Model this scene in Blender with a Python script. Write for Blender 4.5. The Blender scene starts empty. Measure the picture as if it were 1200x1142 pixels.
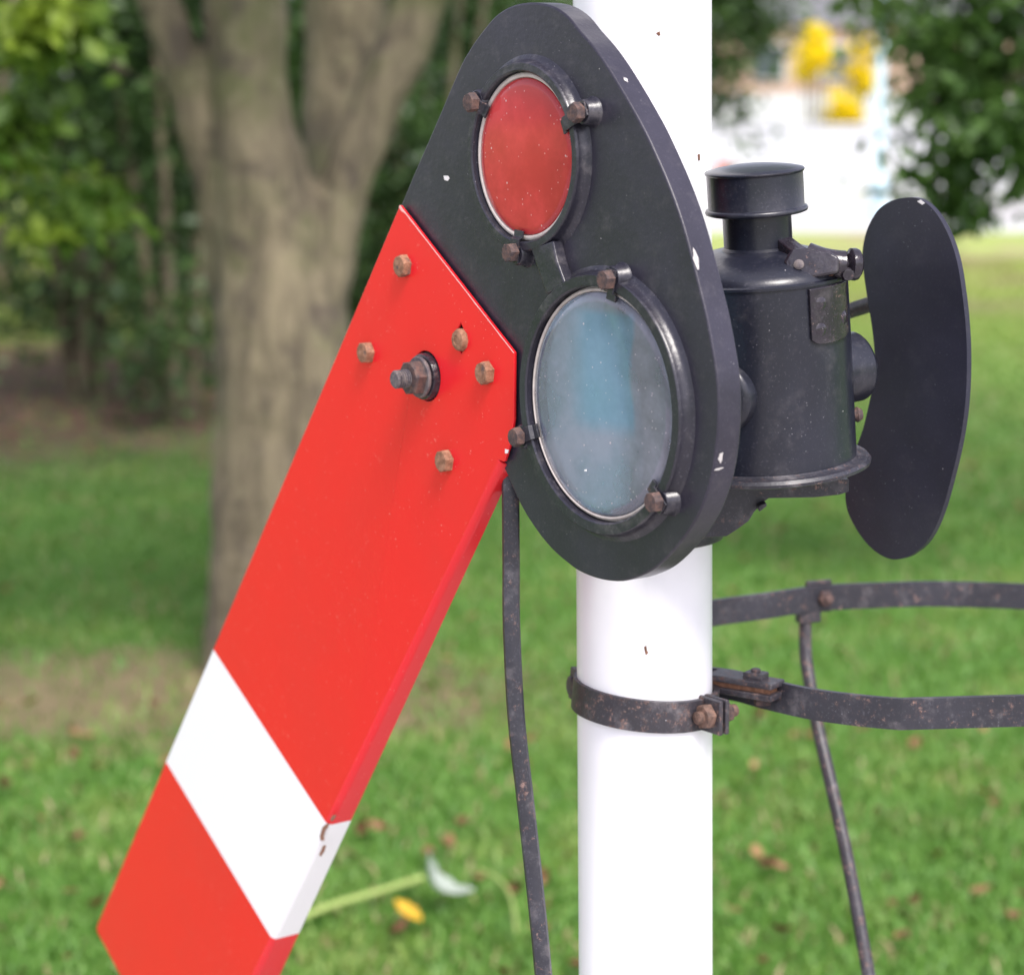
import bpy, bmesh, math, random
import numpy as np
from mathutils import Vector, Matrix, noise
from mathutils.geometry import tessellate_polygon
R = math.radians
SC = bpy.context.scene
COL = SC.collection
random.seed(7); RNG = np.random.default_rng(11)

# ------------------------------------------------------------------ camera
F_PX, PITCH, YC, EYE = 2600.0, R(5), 377.5, 2.0        # lens in photo pixels, downward pitch, principal row, eye height
cd = bpy.data.cameras.new("camera"); cam = bpy.data.objects.new("camera", cd); COL.objects.link(cam)
cam.location = (0, 0, EYE); cam.rotation_euler = (R(90) - PITCH, 0, 0)
cd.sensor_width = 36; cd.sensor_fit = 'HORIZONTAL'; cd.lens = F_PX / 1200 * 36
cd.shift_y = -(571 - YC) / 1200
cd.clip_start = .05; cd.clip_end = 2000
cd.dof.use_dof = True; cd.dof.focus_distance = 2.13; cd.dof.aperture_fstop = 4.3
SC.camera = cam
# ------------------------------------------------------------------ world, sun, exposure
SUN = Vector((.24, -.56, .79)).normalized()
w = bpy.data.worlds.new("World"); SC.world = w; w.use_nodes = True
nt = w.node_tree; bg = nt.nodes['Background']
sky = nt.nodes.new('ShaderNodeTexSky'); sky.sky_type = 'NISHITA'; sky.sun_disc = False
sky.sun_elevation = math.asin(SUN.z); sky.sun_rotation = math.atan2(SUN.x, SUN.y)
sky.air_density = 1.0; sky.dust_density = 2.0; sky.ozone_density = 1.0
hs = nt.nodes.new('ShaderNodeHueSaturation'); hs.inputs['Saturation'].default_value = .38      # high thin cloud: the sky's blue is washed out
tn = nt.nodes.new('ShaderNodeMix'); tn.data_type = 'RGBA'; tn.blend_type = 'MULTIPLY'; tn.inputs[0].default_value = 1; tn.inputs[7].default_value = (1.02, .97, 1.07, 1)
nt.links.new(sky.outputs[0], hs.inputs['Color']); nt.links.new(hs.outputs[0], tn.inputs[6]); nt.links.new(tn.outputs[2], bg.inputs[0]); bg.inputs[1].default_value = .15
sl = bpy.data.lights.new("sun", 'SUN'); sun = bpy.data.objects.new("sun", sl); COL.objects.link(sun)
sl.energy = 2.4; sl.angle = R(22); sl.color = (1, .95, .88)
sun.rotation_euler = SUN.to_track_quat('Z', 'Y').to_euler(); sun.location = (3, -3, 8)
SC.view_settings.view_transform = 'Standard'; SC.view_settings.look = 'None'
SC.view_settings.gamma = 1; SC.view_settings.exposure = 1.08

# ------------------------------------------------------------------ survey helpers: a photo pixel and a distance give a point
CAM = Vector((0, 0, EYE))
FV = Vector((0, math.cos(PITCH), -math.sin(PITCH))); UV = Vector((0, math.sin(PITCH), math.cos(PITCH)))
def ray(x, y): return FV + Vector(((x - 600) / F_PX, 0, 0)) + UV * ((YC - y) / F_PX)
def at(x, y, dist):
    r = ray(x, y); return CAM + r * (dist / r.y)
def at_z(x, y, z):
    r = ray(x, y); return CAM + r * ((z - EYE) / r.z)

# ------------------------------------------------------------------ materials
def srgb(r, g, b):
    f = lambda c: (c / 255 / 12.92) if c <= 10 else ((c / 255 + .055) / 1.055) ** 2.4
    return (f(r), f(g), f(b))
class NT:
    def __init__(s, name):
        s.m = bpy.data.materials.new(name); s.m.use_nodes = True; s.t = s.m.node_tree
        s.p = s.t.nodes['Principled BSDF']; s.out = s.t.nodes['Material Output']
        s.tc = s.t.nodes.new('ShaderNodeTexCoord'); s.co = s.tc.outputs['Object']
    def n(s, kind, **kw):
        nd = s.t.nodes.new(kind)
        for k, v in kw.items(): setattr(nd, k, v)
        return nd
    def l(s, a, b): s.t.links.new(a, b)
    def noise(s, scale, detail=4, rough=.6, co=None, dist=0):
        n = s.n('ShaderNodeTexNoise'); n.inputs['Scale'].default_value = scale; n.inputs['Detail'].default_value = detail
        n.inputs['Roughness'].default_value = rough; n.inputs['Distortion'].default_value = dist
        s.l(co or s.co, n.inputs['Vector']); return n.outputs['Fac']
    def ramp(s, fac, a, b, smooth=True):
        r = s.n('ShaderNodeMapRange'); r.inputs[1].default_value = a; r.inputs[2].default_value = b
        if smooth: r.interpolation_type = 'SMOOTHSTEP'
        s.l(fac, r.inputs[0]); return r.outputs[0]
    def mix(s, fac, a, b):
        m = s.n('ShaderNodeMix', data_type='RGBA')
        if isinstance(fac, float): m.inputs[0].default_value = fac
        else: s.l(fac, m.inputs[0])
        for v, i in ((a, 6), (b, 7)):
            if isinstance(v, tuple): m.inputs[i].default_value = (*v, 1)
            else: s.l(v, m.inputs[i])
        return m.outputs[2]
    def math(s, op, a, b=None):
        m = s.n('ShaderNodeMath', operation=op)
        for v, i in ((a, 0), (b, 1)):
            if v is None: continue
            if isinstance(v, (int, float)): m.inputs[i].default_value = v
            else: s.l(v, m.inputs[i])
        return m.outputs[0]
    def vmath(s, op, a, b=None):
        m = s.n('ShaderNodeVectorMath', operation=op)
        for v, i in ((a, 0), (b, 1)):
            if v is None: continue
            if isinstance(v, (tuple, Vector)): m.inputs[i].default_value = tuple(v)
            else: s.l(v, m.inputs[i])
        return m.outputs['Value'] if op in ('DOT_PRODUCT', 'LENGTH', 'DISTANCE') else m.outputs[0]
    def specks(s, scale, size, dens):
        v = s.n('ShaderNodeTexVoronoi'); v.inputs['Scale'].default_value = scale; s.l(s.co, v.inputs['Vector'])
        near = s.ramp(v.outputs['Distance'], size, size * .6)
        sep = s.n('ShaderNodeSeparateColor'); s.l(v.outputs['Color'], sep.inputs[0])
        return s.math('MULTIPLY', near, s.math('LESS_THAN', sep.outputs[0], dens))
    def base(s, c):
        if isinstance(c, tuple): s.p.inputs['Base Color'].default_value = (*c, 1)
        else: s.l(c, s.p.inputs['Base Color'])
    def rough(s, v):
        if isinstance(v, float): s.p.inputs['Roughness'].default_value = v
        else: s.l(v, s.p.inputs['Roughness'])
    def bump(s, h, strength, dist=.001):
        b = s.n('ShaderNodeBump'); b.inputs['Strength'].default_value = strength; b.inputs['Distance'].default_value = dist
        s.l(h, b.inputs['Height']); s.l(b.outputs[0], s.p.inputs['Normal']); return b

def black_paint(name, col=(.030, .030, .037), rough=.42, grain=1.0, rust=.0, dust=.25, speck=.10):
    k = NT(name)
    big = k.noise(9, 5, .6); fine = k.noise(160, 3, .6)
    c = k.mix(k.ramp(big, .35, .75), col, tuple(x * 1.55 for x in col))
    c = k.mix(k.math('MULTIPLY', k.ramp(k.noise(38, 6, .7), .5, .8), dust), c, (.16, .145, .15))
    pt = k.ramp(k.noise(14, 3, .6), .45, .72)
    c = k.mix(k.math('MULTIPLY', k.math('MULTIPLY', k.specks(310, .24, speck), pt), .5), c, (.28, .27, .29))
    c = k.mix(k.math('MULTIPLY', k.specks(60, .045, speck * .5), .8), c, (.45, .43, .43))
    c = k.mix(k.math('MULTIPLY', k.ramp(k.noise(420, 2, .5), .60, .72), .12 + dust * .35), c, (.11, .105, .125))
    k.p.inputs['Specular IOR Level'].default_value = .42
    k.p.inputs['Coat Weight'].default_value = .12; k.p.inputs['Coat Roughness'].default_value = .25
    if rust:
        r = k.ramp(k.noise(95, 8, .85), .60 - rust * .12, .68 - rust * .12)
        c = k.mix(r, c, k.mix(k.ramp(k.noise(260, 4), .35, .65), (.070, .036, .030), (.235, .15, .125)))
        k.rough(k.math('ADD', k.math('MULTIPLY', r, .4), rough))
    else:
        k.rough(k.math('ADD', k.math('MULTIPLY', big, .2), rough - .1))
    k.base(c)
    k.bump(k.math('ADD', k.math('MULTIPLY', fine, .5), k.math('MULTIPLY', k.noise(30, 3), 1.2)), .35 * grain, .0012)
    return k.m
def rusty(name, a=(.16, .07, .035), b=(.34, .17, .10), d=(.06, .045, .045)):
    k = NT(name)
    c = k.mix(k.ramp(k.noise(140, 5, .7), .35, .7), a, b)
    c = k.mix(k.ramp(k.noise(60, 4, .6), .55, .7), c, d)
    k.base(c); k.rough(.75); k.bump(k.noise(260, 4, .7), .6, .0012); return k.m

M = {}
M['plate'] = black_paint('black_plate_paint', (.015, .0135, .023), .40, dust=.2)
M['ring'] = black_paint('black_casting_paint', (.014, .0135, .021), .32, grain=1.8, dust=.45, speck=.18)
M['lamp'] = black_paint('black_lamp_paint', (.0085, .0095, .016), .31, grain=.8, dust=.17, speck=.16)
M['lamp_shiny'] = black_paint('glossy_black_paint', (.016, .013, .018), .17, grain=3.0, rust=.18)
M['blinder'] = black_paint('satin_black_paint', (.011, .0105, .021), .45, grain=.5, dust=.08, speck=.08)
M['iron'] = black_paint('weathered_black_iron', (.015, .015, .021), .44, grain=2, rust=.34, dust=.6, speck=.3)
M['iron_rusty'] = black_paint('rust_bleeding_iron', (.022, .020, .025), .5, grain=2.5, rust=.58, dust=.8, speck=.3)
M['rust'] = rusty('rust_on_bolts')
M['rust_mid'] = rusty('dull_brown_rust', (.075, .045, .035), (.20, .115, .085), (.05, .035, .035))
M['rust_dark'] = rusty('dark_rusted_steel', (.040, .028, .030), (.125, .070, .055), (.022, .020, .026))
M['steel'] = rusty('dull_threaded_steel', (.07, .06, .07), (.17, .14, .13), (.05, .04, .045))
M['lamp_shiny'].node_tree.nodes['Principled BSDF'].inputs['Coat Roughness'].default_value = .12
k = NT('white_gloss_paint'); k.base(k.mix(k.ramp(k.noise(6, 4), .4, .8), (.82, .82, .83), (.74, .74, .76)))
k.rough(.3); k.bump(k.noise(30, 3), .08, .001); M['white'] = k.m
k = NT('bare_chip'); k.base((.75, .72, .70)); k.rough(.7); M['chip'] = k.m
k = NT('rust_chip'); k.base(k.mix(k.noise(400), (.16, .07, .04), (.30, .16, .10))); k.rough(.8); M['rchip'] = k.m
k = NT('pale_putty'); k.base(k.mix(k.noise(120, 4), (.62, .57, .52), (.30, .25, .23))); k.rough(.6); M['putty'] = k.m

def lens_glass(name, tint, dust, dustfac, trans_rough, backs, painted_view=None):
    k = NT(name)
    k.base(tint); k.rough(trans_rough); k.p.inputs['Transmission Weight'].default_value = 1; k.p.inputs['IOR'].default_value = 1.45
    dif = k.n('ShaderNodeBsdfDiffuse'); tr = k.n('ShaderNodeBsdfTranslucent')
    grime = k.ramp(k.noise(11, 5, .6), .38, .68)
    sp = k.math('ADD', k.math('MULTIPLY', k.specks(210, .22, .22), .5), k.math('MULTIPLY', k.specks(75, .10, .25), .8))
    dc = k.mix(grime, dust, tuple(min(1, x * 1.12 + .02) for x in dust))
    if painted_view:  # see-through view painted as a cyan area into the dust colour
        sx = k.n('ShaderNodeSeparateXYZ'); k.l(k.co, sx.inputs[0]); (ua, ub), (va, vb), (cx, cy, cr) = painted_view
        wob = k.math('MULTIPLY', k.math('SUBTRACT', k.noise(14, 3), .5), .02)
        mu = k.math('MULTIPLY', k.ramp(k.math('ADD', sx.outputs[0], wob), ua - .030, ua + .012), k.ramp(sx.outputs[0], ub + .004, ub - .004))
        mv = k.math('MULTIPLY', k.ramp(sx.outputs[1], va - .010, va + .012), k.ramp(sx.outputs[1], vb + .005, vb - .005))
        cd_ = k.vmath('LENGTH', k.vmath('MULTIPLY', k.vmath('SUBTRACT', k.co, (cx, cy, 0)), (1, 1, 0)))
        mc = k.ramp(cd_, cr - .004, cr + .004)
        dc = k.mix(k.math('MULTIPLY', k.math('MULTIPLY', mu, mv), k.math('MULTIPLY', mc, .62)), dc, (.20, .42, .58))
    dc = k.mix(sp, dc, (.75, .62, .62))
    k.l(dc, dif.inputs[0]); k.l(dc, tr.inputs[0])
    a = k.n('ShaderNodeMixShader'); a.inputs[0].default_value = backs; k.l(dif.outputs[0], a.inputs[1]); k.l(tr.outputs[0], a.inputs[2])
    fac = k.math('MINIMUM', k.math('ADD', k.math('MULTIPLY', grime, .25), k.math('ADD', dustfac, k.math('MULTIPLY', sp, .5))), 1.0)
    m = k.n('ShaderNodeMixShader'); k.l(fac, m.inputs[0]); k.l(k.p.outputs[0], m.inputs[1]); k.l(a.outputs[0], m.inputs[2])
    gl = k.n('ShaderNodeBsdfGlossy'); gl.inputs['Roughness'].default_value = .08
    fr = k.n('ShaderNodeFresnel'); fr.inputs[0].default_value = 1.4
    m2 = k.n('ShaderNodeMixShader'); k.l(fr.outputs[0], m2.inputs[0]); k.l(m.outputs[0], m2.inputs[1]); k.l(gl.outputs[0], m2.inputs[2])
    k.l(m2.outputs[0], k.out.inputs[0]); return k.m

# ------------------------------------------------------------------ mesh helpers
def link(name, me, m, parent=None, smooth=35):
    if smooth:
        for p in me.polygons: p.use_smooth = True
        me.set_sharp_from_angle(angle=R(smooth))
    for x in (m if isinstance(m, (list, tuple)) else [m]): me.materials.append(x)
    o = bpy.data.objects.new(name, me); COL.objects.link(o)
    if parent: o.parent = parent
    return o
def obj(name, bm, m, parent=None, smooth=35, bevel=0, seg=2):
    bmesh.ops.recalc_face_normals(bm, faces=bm.faces)
    me = bpy.data.meshes.new(name); bm.to_mesh(me); bm.free()
    o = link(name, me, m, parent, smooth)
    if bevel:
        b = o.modifiers.new('bevel', 'BEVEL'); b.width = bevel; b.segments = seg; b.limit_method = 'ANGLE'; b.angle_limit = R(38)
        wn = o.modifiers.new('wn', 'WEIGHTED_NORMAL'); wn.keep_sharp = False; wn.weight = 100
    return o
def thing(name, label, cat, mat=None, group=None):
    o = bpy.data.objects.new(name, None); COL.objects.link(o); o.empty_display_size = .1
    if mat is not None: o.matrix_world = mat
    return tag(o, label, cat, group)
def tag(o, label, cat, group=None, kind=None):
    if label: o['label'] = label
    if cat: o['category'] = cat
    if group: o['group'] = group
    if kind: o['kind'] = kind
    return o
def prism(bm, poly, z0, z1, holes=(), T=None):
    loops = [list(poly)] + [list(h) for h in holes]; T = T or Matrix()
    tris = tessellate_polygon([[Vector((x, y, 0)) for x, y in L] for L in loops])
    flat = [p for L in loops for p in L]
    a = [bm.verts.new(T @ Vector((x, y, z1))) for x, y in flat]; b = [bm.verts.new(T @ Vector((x, y, z0))) for x, y in flat]
    for t in tris:
        bm.faces.new([a[i] for i in t]); bm.faces.new([b[i] for i in reversed(t)])
    i0 = 0
    if len(loops) > 1:
        for side_ in (a, b):
            ss = set(side_); fs = [f for f in bm.faces if all(v in ss for v in f.verts)]
            bmesh.ops.beautify_fill(bm, faces=fs, edges=list({e for f in fs for e in f.edges if len(e.link_faces) == 2}))
    for L in loops:
        n = len(L)
        for i in range(n):
            j = (i + 1) % n
            try: bm.faces.new((a[i0 + i], b[i0 + i], b[i0 + j], a[i0 + j]))
            except ValueError: pass
        i0 += n
def lathe(bm, prof, seg=64, T=None, closed=False):
    T = T or Matrix(); rings = []
    for r, z in prof:
        if r < 1e-6: rings.append([bm.verts.new(T @ Vector((0, 0, z)))])
        else: rings.append([bm.verts.new(T @ Vector((r * math.cos(6.2831853 * i / seg), r * math.sin(6.2831853 * i / seg), z))) for i in range(seg)])
    prs = list(zip(rings, rings[1:]))
    if closed: prs.append((rings[-1], rings[0]))
    for A, B in prs:
        for i in range(seg):
            j = (i + 1) % seg
            if len(A) == 1 and len(B) == 1: continue
            if len(A) == 1: bm.faces.new((A[0], B[i], B[j]))
            elif len(B) == 1: bm.faces.new((A[i], A[j], B[0]))
            else: bm.faces.new((A[i], A[j], B[j], B[i]))
def hexhead(bm, r, z0, z1, T, rot=.2):
    # hexagonal head with chamfered corners and a slightly domed top
    def ring(rad, z, n=12):
        out = []
        for i in range(n):
            a = rot + i * math.pi / 6; rr = rad if i % 2 == 0 else rad * .866
            out.append(bm.verts.new(T @ Vector((rr * math.cos(a), rr * math.sin(a), z))))
        return out
    def rnd(rad, z): return [bm.verts.new(T @ Vector((rad * math.cos(rot + i * math.pi / 6), rad * math.sin(rot + i * math.pi / 6), z))) for i in range(12)]
    h = z1 - z0
    L = [ring(r, z0), ring(r, z1 - h * .18), rnd(r * .84, z1), rnd(r * .55, z1 + h * .02)]
    for A, B in zip(L, L[1:]):
        for i in range(12): bm.faces.new((A[i], A[(i + 1) % 12], B[(i + 1) % 12], B[i]))
    bm.faces.new(L[-1]); bm.faces.new(list(reversed(L[0])))
def box(bm, c, s, T=None):
    T = T or Matrix()
    v = [bm.verts.new(T @ Vector((c[0] + s[0] * x / 2, c[1] + s[1] * y / 2, c[2] + s[2] * z / 2))) for x in (-1, 1) for y in (-1, 1) for z in (-1, 1)]
    for f in ((0, 1, 3, 2), (4, 6, 7, 5), (0, 4, 5, 1), (2, 3, 7, 6), (0, 2, 6, 4), (1, 5, 7, 3)): bm.faces.new([v[i] for i in f])
def frame_along(pts):
    out = []
    for i, p in enumerate(pts):
        t = (pts[min(i + 1, len(pts) - 1)] - pts[max(i - 1, 0)]).normalized(); out.append(t)
    return out
def sweep(bm, pts, section, up=Vector((0, 0, 1)), closed=False):
    """section(i) gives a list of (side, up) offsets at station i"""
    n = len(pts); rings = []
    for i, p in enumerate(pts):
        a, b = (pts[i - 1], pts[(i + 1) % n]) if closed else (pts[max(i - 1, 0)], pts[min(i + 1, n - 1)])
        t = (b - a).normalized(); s = t.cross(up)
        if s.length < 1e-4: s = Vector((1, 0, 0))
        s.normalize(); u = s.cross(t).normalized()
        rings.append([bm.verts.new(p + s * x + u * y) for x, y in section(i)])
    m = len(rings[0])
    for a, b in zip(rings, rings[1:] + ([rings[0]] if closed else [])):
        for j in range(m): bm.faces.new((a[j], a[(j + 1) % m], b[(j + 1) % m], b[j]))
    if not closed: bm.faces.new(list(reversed(rings[0]))); bm.faces.new(rings[-1])
def tube(bm, pts, rad, seg=12, up=Vector((0, 1, 0))):
    rr = rad if callable(rad) else (lambda i: rad)
    sweep(bm, pts, lambda i: [(rr(i) * math.cos(6.2831853 * k / seg), rr(i) * math.sin(6.2831853 * k / seg)) for k in range(seg)], up)
def spline(P, n=8):
    P = [Vector(p) for p in P]; out = []
    for i in range(len(P) - 1):
        a, b, c, d = P[max(i - 1, 0)], P[i], P[i + 1], P[min(i + 2, len(P) - 1)]
        for k in range(n):
            t = k / n
            out.append(.5 * ((2 * b) + (c - a) * t + (2 * a - 5 * b + 4 * c - d) * t * t + (3 * b - a - 3 * c + d) * t ** 3))
    out.append(P[-1]); return out
def circle2(cx, cy, r, n=64): return [(cx + r * math.cos(6.2831853 * i / n), cy + r * math.sin(6.2831853 * i / n)) for i in range(n)]
def move(x, y, z=0): return Matrix.Translation((x, y, z))

# ------------------------------------------------------------------ ground
GRASSY = NT('grass_ground')
k = GRASSY
sep = k.n('ShaderNodeSeparateXYZ'); k.l(k.co, sep.inputs[0])
nz = k.noise(1.1, 5, .65)
g = k.mix(k.ramp(k.noise(3.2, 6, .7), .3, .75), (.06, .16, .018), (.115, .22, .035))
g = k.mix(k.math('MULTIPLY', k.ramp(k.noise(24, 5, .7), .35, .75), .6), g, (.055, .12, .016))
# far field drier and yellower
g = k.mix(k.ramp(sep.outputs[1], 11, 30), g, k.mix(k.ramp(k.noise(.35, 4, .7), .42, .62), (.26, .33, .065), (.27, .24, .11)))
# worn dry earth round the tree and leaf litter under the shrubs
def blob(cx, cy, rx, ry, amp):
    d = k.vmath('LENGTH', k.vmath('MULTIPLY', k.vmath('SUBTRACT', k.co, (cx, cy, 0)), (1 / rx, 1 / ry, 0)))
    return k.ramp(k.math('ADD', d, k.math('MULTIPLY', k.math('SUBTRACT', k.noise(2.6, 5, .7), .5), amp)), 1.3, .6)
earth = k.math('MULTIPLY', blob(-1.15, 7.75, 1.45, .75, 1.3), .8)
litter = blob(-5.6, 16.8, 6.6, 4.6, .8)
ecol = k.mix(k.ramp(k.noise(9, 6, .7), .3, .7), (.105, .060, .038), (.20, .125, .078))
lcol = k.mix(k.ramp(k.noise(7, 6, .75), .42, .62), (.042, .034, .022), (.165, .070, .042))
g = k.mix(earth, g, ecol); g = k.mix(litter, g, lcol)
k.base(g); k.rough(.95); k.bump(k.noise(30, 5, .7), .6, .02)
bm = bmesh.new()
for (x, y) in ((-600, -60), (600, -60), (600, 1200), (-600, 1200)): bm.verts.new((x, y, 0))
bm.faces.new(bm.verts)
tag(obj('ground', bm, k.m, smooth=0), 'green lawn with scattered fallen leaves and bare earth round the tree', None, kind='structure')

k = NT('bounce_concrete'); k.base(k.mix(k.noise(1.5, 6, .7), (.33, .31, .30), (.43, .41, .40))); k.rough(.9); k.bump(k.noise(60, 4), .4, .005)
bm = bmesh.new()
for (x, y) in ((-14, -9), (14, -9), (14, 3.1), (-14, 3.1)): bm.verts.new((x, y, .004))
bm.faces.new(bm.verts); tag(obj('bounce_sheet', bm, k.m, smooth=0), 'unseen grey concrete sheet added to bounce neutral light onto the signal', None, kind='structure')  # out-of-view sheet, added to bounce grey light onto arm and plate
def earthy(x, y):      # same idea as the shader's earth mask, to thin the blades
    n = noise.noise(Vector((x * 2.2, y * 2.2, 3))) * .5 + RNG.normal() * .16
    return math.hypot((x + 1.15) / 1.45, (y - 7.75) / .75) + n < .82 or math.hypot((x + 5.6) / 6.6, (y - 16.8) / 4.6) + n * .6 < .95

k = NT('grass_blades'); gi = k.n('ShaderNodeNewGeometry')
rr = gi.outputs['Random Per Island']
c = k.mix(k.ramp(rr, 0, 1, False), (.068, .185, .020), (.145, .285, .048))
c = k.mix(k.ramp(k.noise(1.3, 5, .7), .48, .66), c, k.mix(rr, (.13, .25, .035), (.25, .33, .08)))
c = k.mix(k.math('MULTIPLY', k.ramp(k.noise(.9, 6, .75), .54, .72), .45), c, k.mix(rr, (.15, .15, .045), (.26, .22, .10)))
c = k.mix(k.math('GREATER_THAN', rr, .94), c, (.34, .27, .14))
sy = k.n('ShaderNodeSeparateXYZ'); k.l(k.co, sy.inputs[0])
c = k.mix(k.ramp(sy.outputs[1], 13, 32), c, k.mix(k.ramp(k.noise(.35, 4, .7), .42, .62), (.26, .33, .065), (.27, .24, .11)))
k.base(c); k.rough(.55)
tr = k.n('ShaderNodeBsdfTranslucent'); k.l(c, tr.inputs[0]); ms = k.n('ShaderNodeMixShader'); ms.inputs[0].default_value = .3
k.l(k.p.outputs[0], ms.inputs[1]); k.l(tr.outputs[0], ms.inputs[2]); k.l(ms.outputs[0], k.out.inputs[0]); M['blade'] = k.m
def grass():
    N = 270000
    t = RNG.random(N); y = 3.15 + 31 * t ** 1.75
    half = .29 * y + .5
    x = (RNG.random(N) * 2 - 1) * half
    keep = np.array([not (earthy(a, b) and h > .13) for a, b, h in zip(x, y, RNG.random(N))])
    x, y = x[keep], y[keep]; N = len(x)
    h = (.018 + .028 * RNG.random(N) ** 1.6) * (1 + .015 * y); wd = (.0028 + .0025 * RNG.random(N)) * (1 + .05 * y)
    a = RNG.random(N) * 6.283; b = RNG.random(N) * 6.283; lean = h * (.25 + .9 * RNG.random(N))
    dx, dy = np.cos(a) * wd, np.sin(a) * wd; lx, ly = np.cos(b) * lean, np.sin(b) * lean
    V = np.zeros((N, 5, 3))
    V[:, 0] = np.c_[x - dx, y - dy, -.002 + 0 * x]; V[:, 1] = np.c_[x + dx, y + dy, -.002 + 0 * x]
    V[:, 2] = np.c_[x + dx * .8 + lx * .35, y + dy * .8 + ly * .35, h * .6]; V[:, 3] = np.c_[x - dx * .8 + lx * .35, y - dy * .8 + ly * .35, h * .6]
    V[:, 4] = np.c_[x + lx, y + ly, h]
    i = np.arange(N)[:, None] * 5
    quads = (i + np.array([0, 1, 2, 3])); tris = (i + np.array([3, 2, 4]))
    me = bpy.data.meshes.new('grass'); me.vertices.add(N * 5); me.vertices.foreach_set('co', V.ravel())
    me.loops.add(N * 7); me.loops.foreach_set('vertex_index', np.concatenate([quads, tris], 1).ravel().astype(np.int32))
    st = np.empty(N * 2, np.int32); st[0::2] = np.arange(N) * 7; st[1::2] = np.arange(N) * 7 + 4
    me.polygons.add(N * 2); me.polygons.foreach_set('loop_start', st)
    me.update(calc_edges=True); me.validate()
    o = link('grass', me, M['blade'], None, 0)
    tag(o, 'short green lawn grass round the tree and signal', None, kind='stuff')
grass()

# ------------------------------------------------------------------ leaf clouds
def leaf_mat(name, a, b, c3=None, trans=.35, rough=.5):
    k = NT(name); gi = k.n('ShaderNodeNewGeometry'); rr = gi.outputs['Random Per Island']
    c = k.mix(rr, a, b)
    if c3: c = k.mix(k.ramp(k.noise(1.6, 3), .5, .62), c, c3)
    k.base(c); k.rough(rough)
    tr = k.n('ShaderNodeBsdfTranslucent'); k.l(c, tr.inputs[0]); ms = k.n('ShaderNodeMixShader'); ms.inputs[0].default_value = trans
    k.l(k.p.outputs[0], ms.inputs[1]); k.l(tr.outputs[0], ms.inputs[2]); k.l(ms.outputs[0], k.out.inputs[0]); return k.m
M['leaf_bright'] = leaf_mat('fresh_green_leaves', (.05, .115, .012), (.12, .21, .025), (.24, .33, .035), .45)
M['leaf_mid'] = leaf_mat('mid_green_leaves', (.03, .075, .014), (.085, .17, .03), (.11, .20, .04), .4)
M['leaf_dark'] = leaf_mat('dark_green_leaves', (.022, .055, .014), (.055, .11, .025), (.07, .14, .03), .3)
M['leaf_shrub'] = leaf_mat('shrub_leaves', (.030, .065, .018), (.065, .13, .03), (.09, .16, .03), .3)
M['leaf_yellow'] = leaf_mat('yellow_blossom', (.85, .68, .01), (.9, .80, .02), None, .5)
k = NT('tree_bark')
v = k.n('ShaderNodeMapping'); v.inputs['Scale'].default_value = (1, 1, .22); k.l(k.co, v.inputs['Vector'])
n1 = k.noise(9, 9, .75, v.outputs[0], .9); n2 = k.noise(2.2, 4, .6)
c = k.mix(k.ramp(n1, .30, .64), (.060, .048, .032), (.215, .178, .112))
c = k.mix(k.ramp(n2, .48, .68), c, k.mix(n1, (.085, .09, .035), (.16, .155, .075)))
c = k.mix(k.math('MULTIPLY', k.ramp(k.noise(4.2, 3), .52, .66), .8), c, (.075, .058, .045))
c = k.mix(k.math('MULTIPLY', k.ramp(k.noise(9, 2), .62, .70), .6), c, (.21, .185, .11))
k.base(c); k.rough(.9); k.bump(k.math('ADD', n1, k.math('MULTIPLY', k.noise(5, 4, .6, v.outputs[0]), 2)), .9, .02); M['bark'] = k.m

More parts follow.
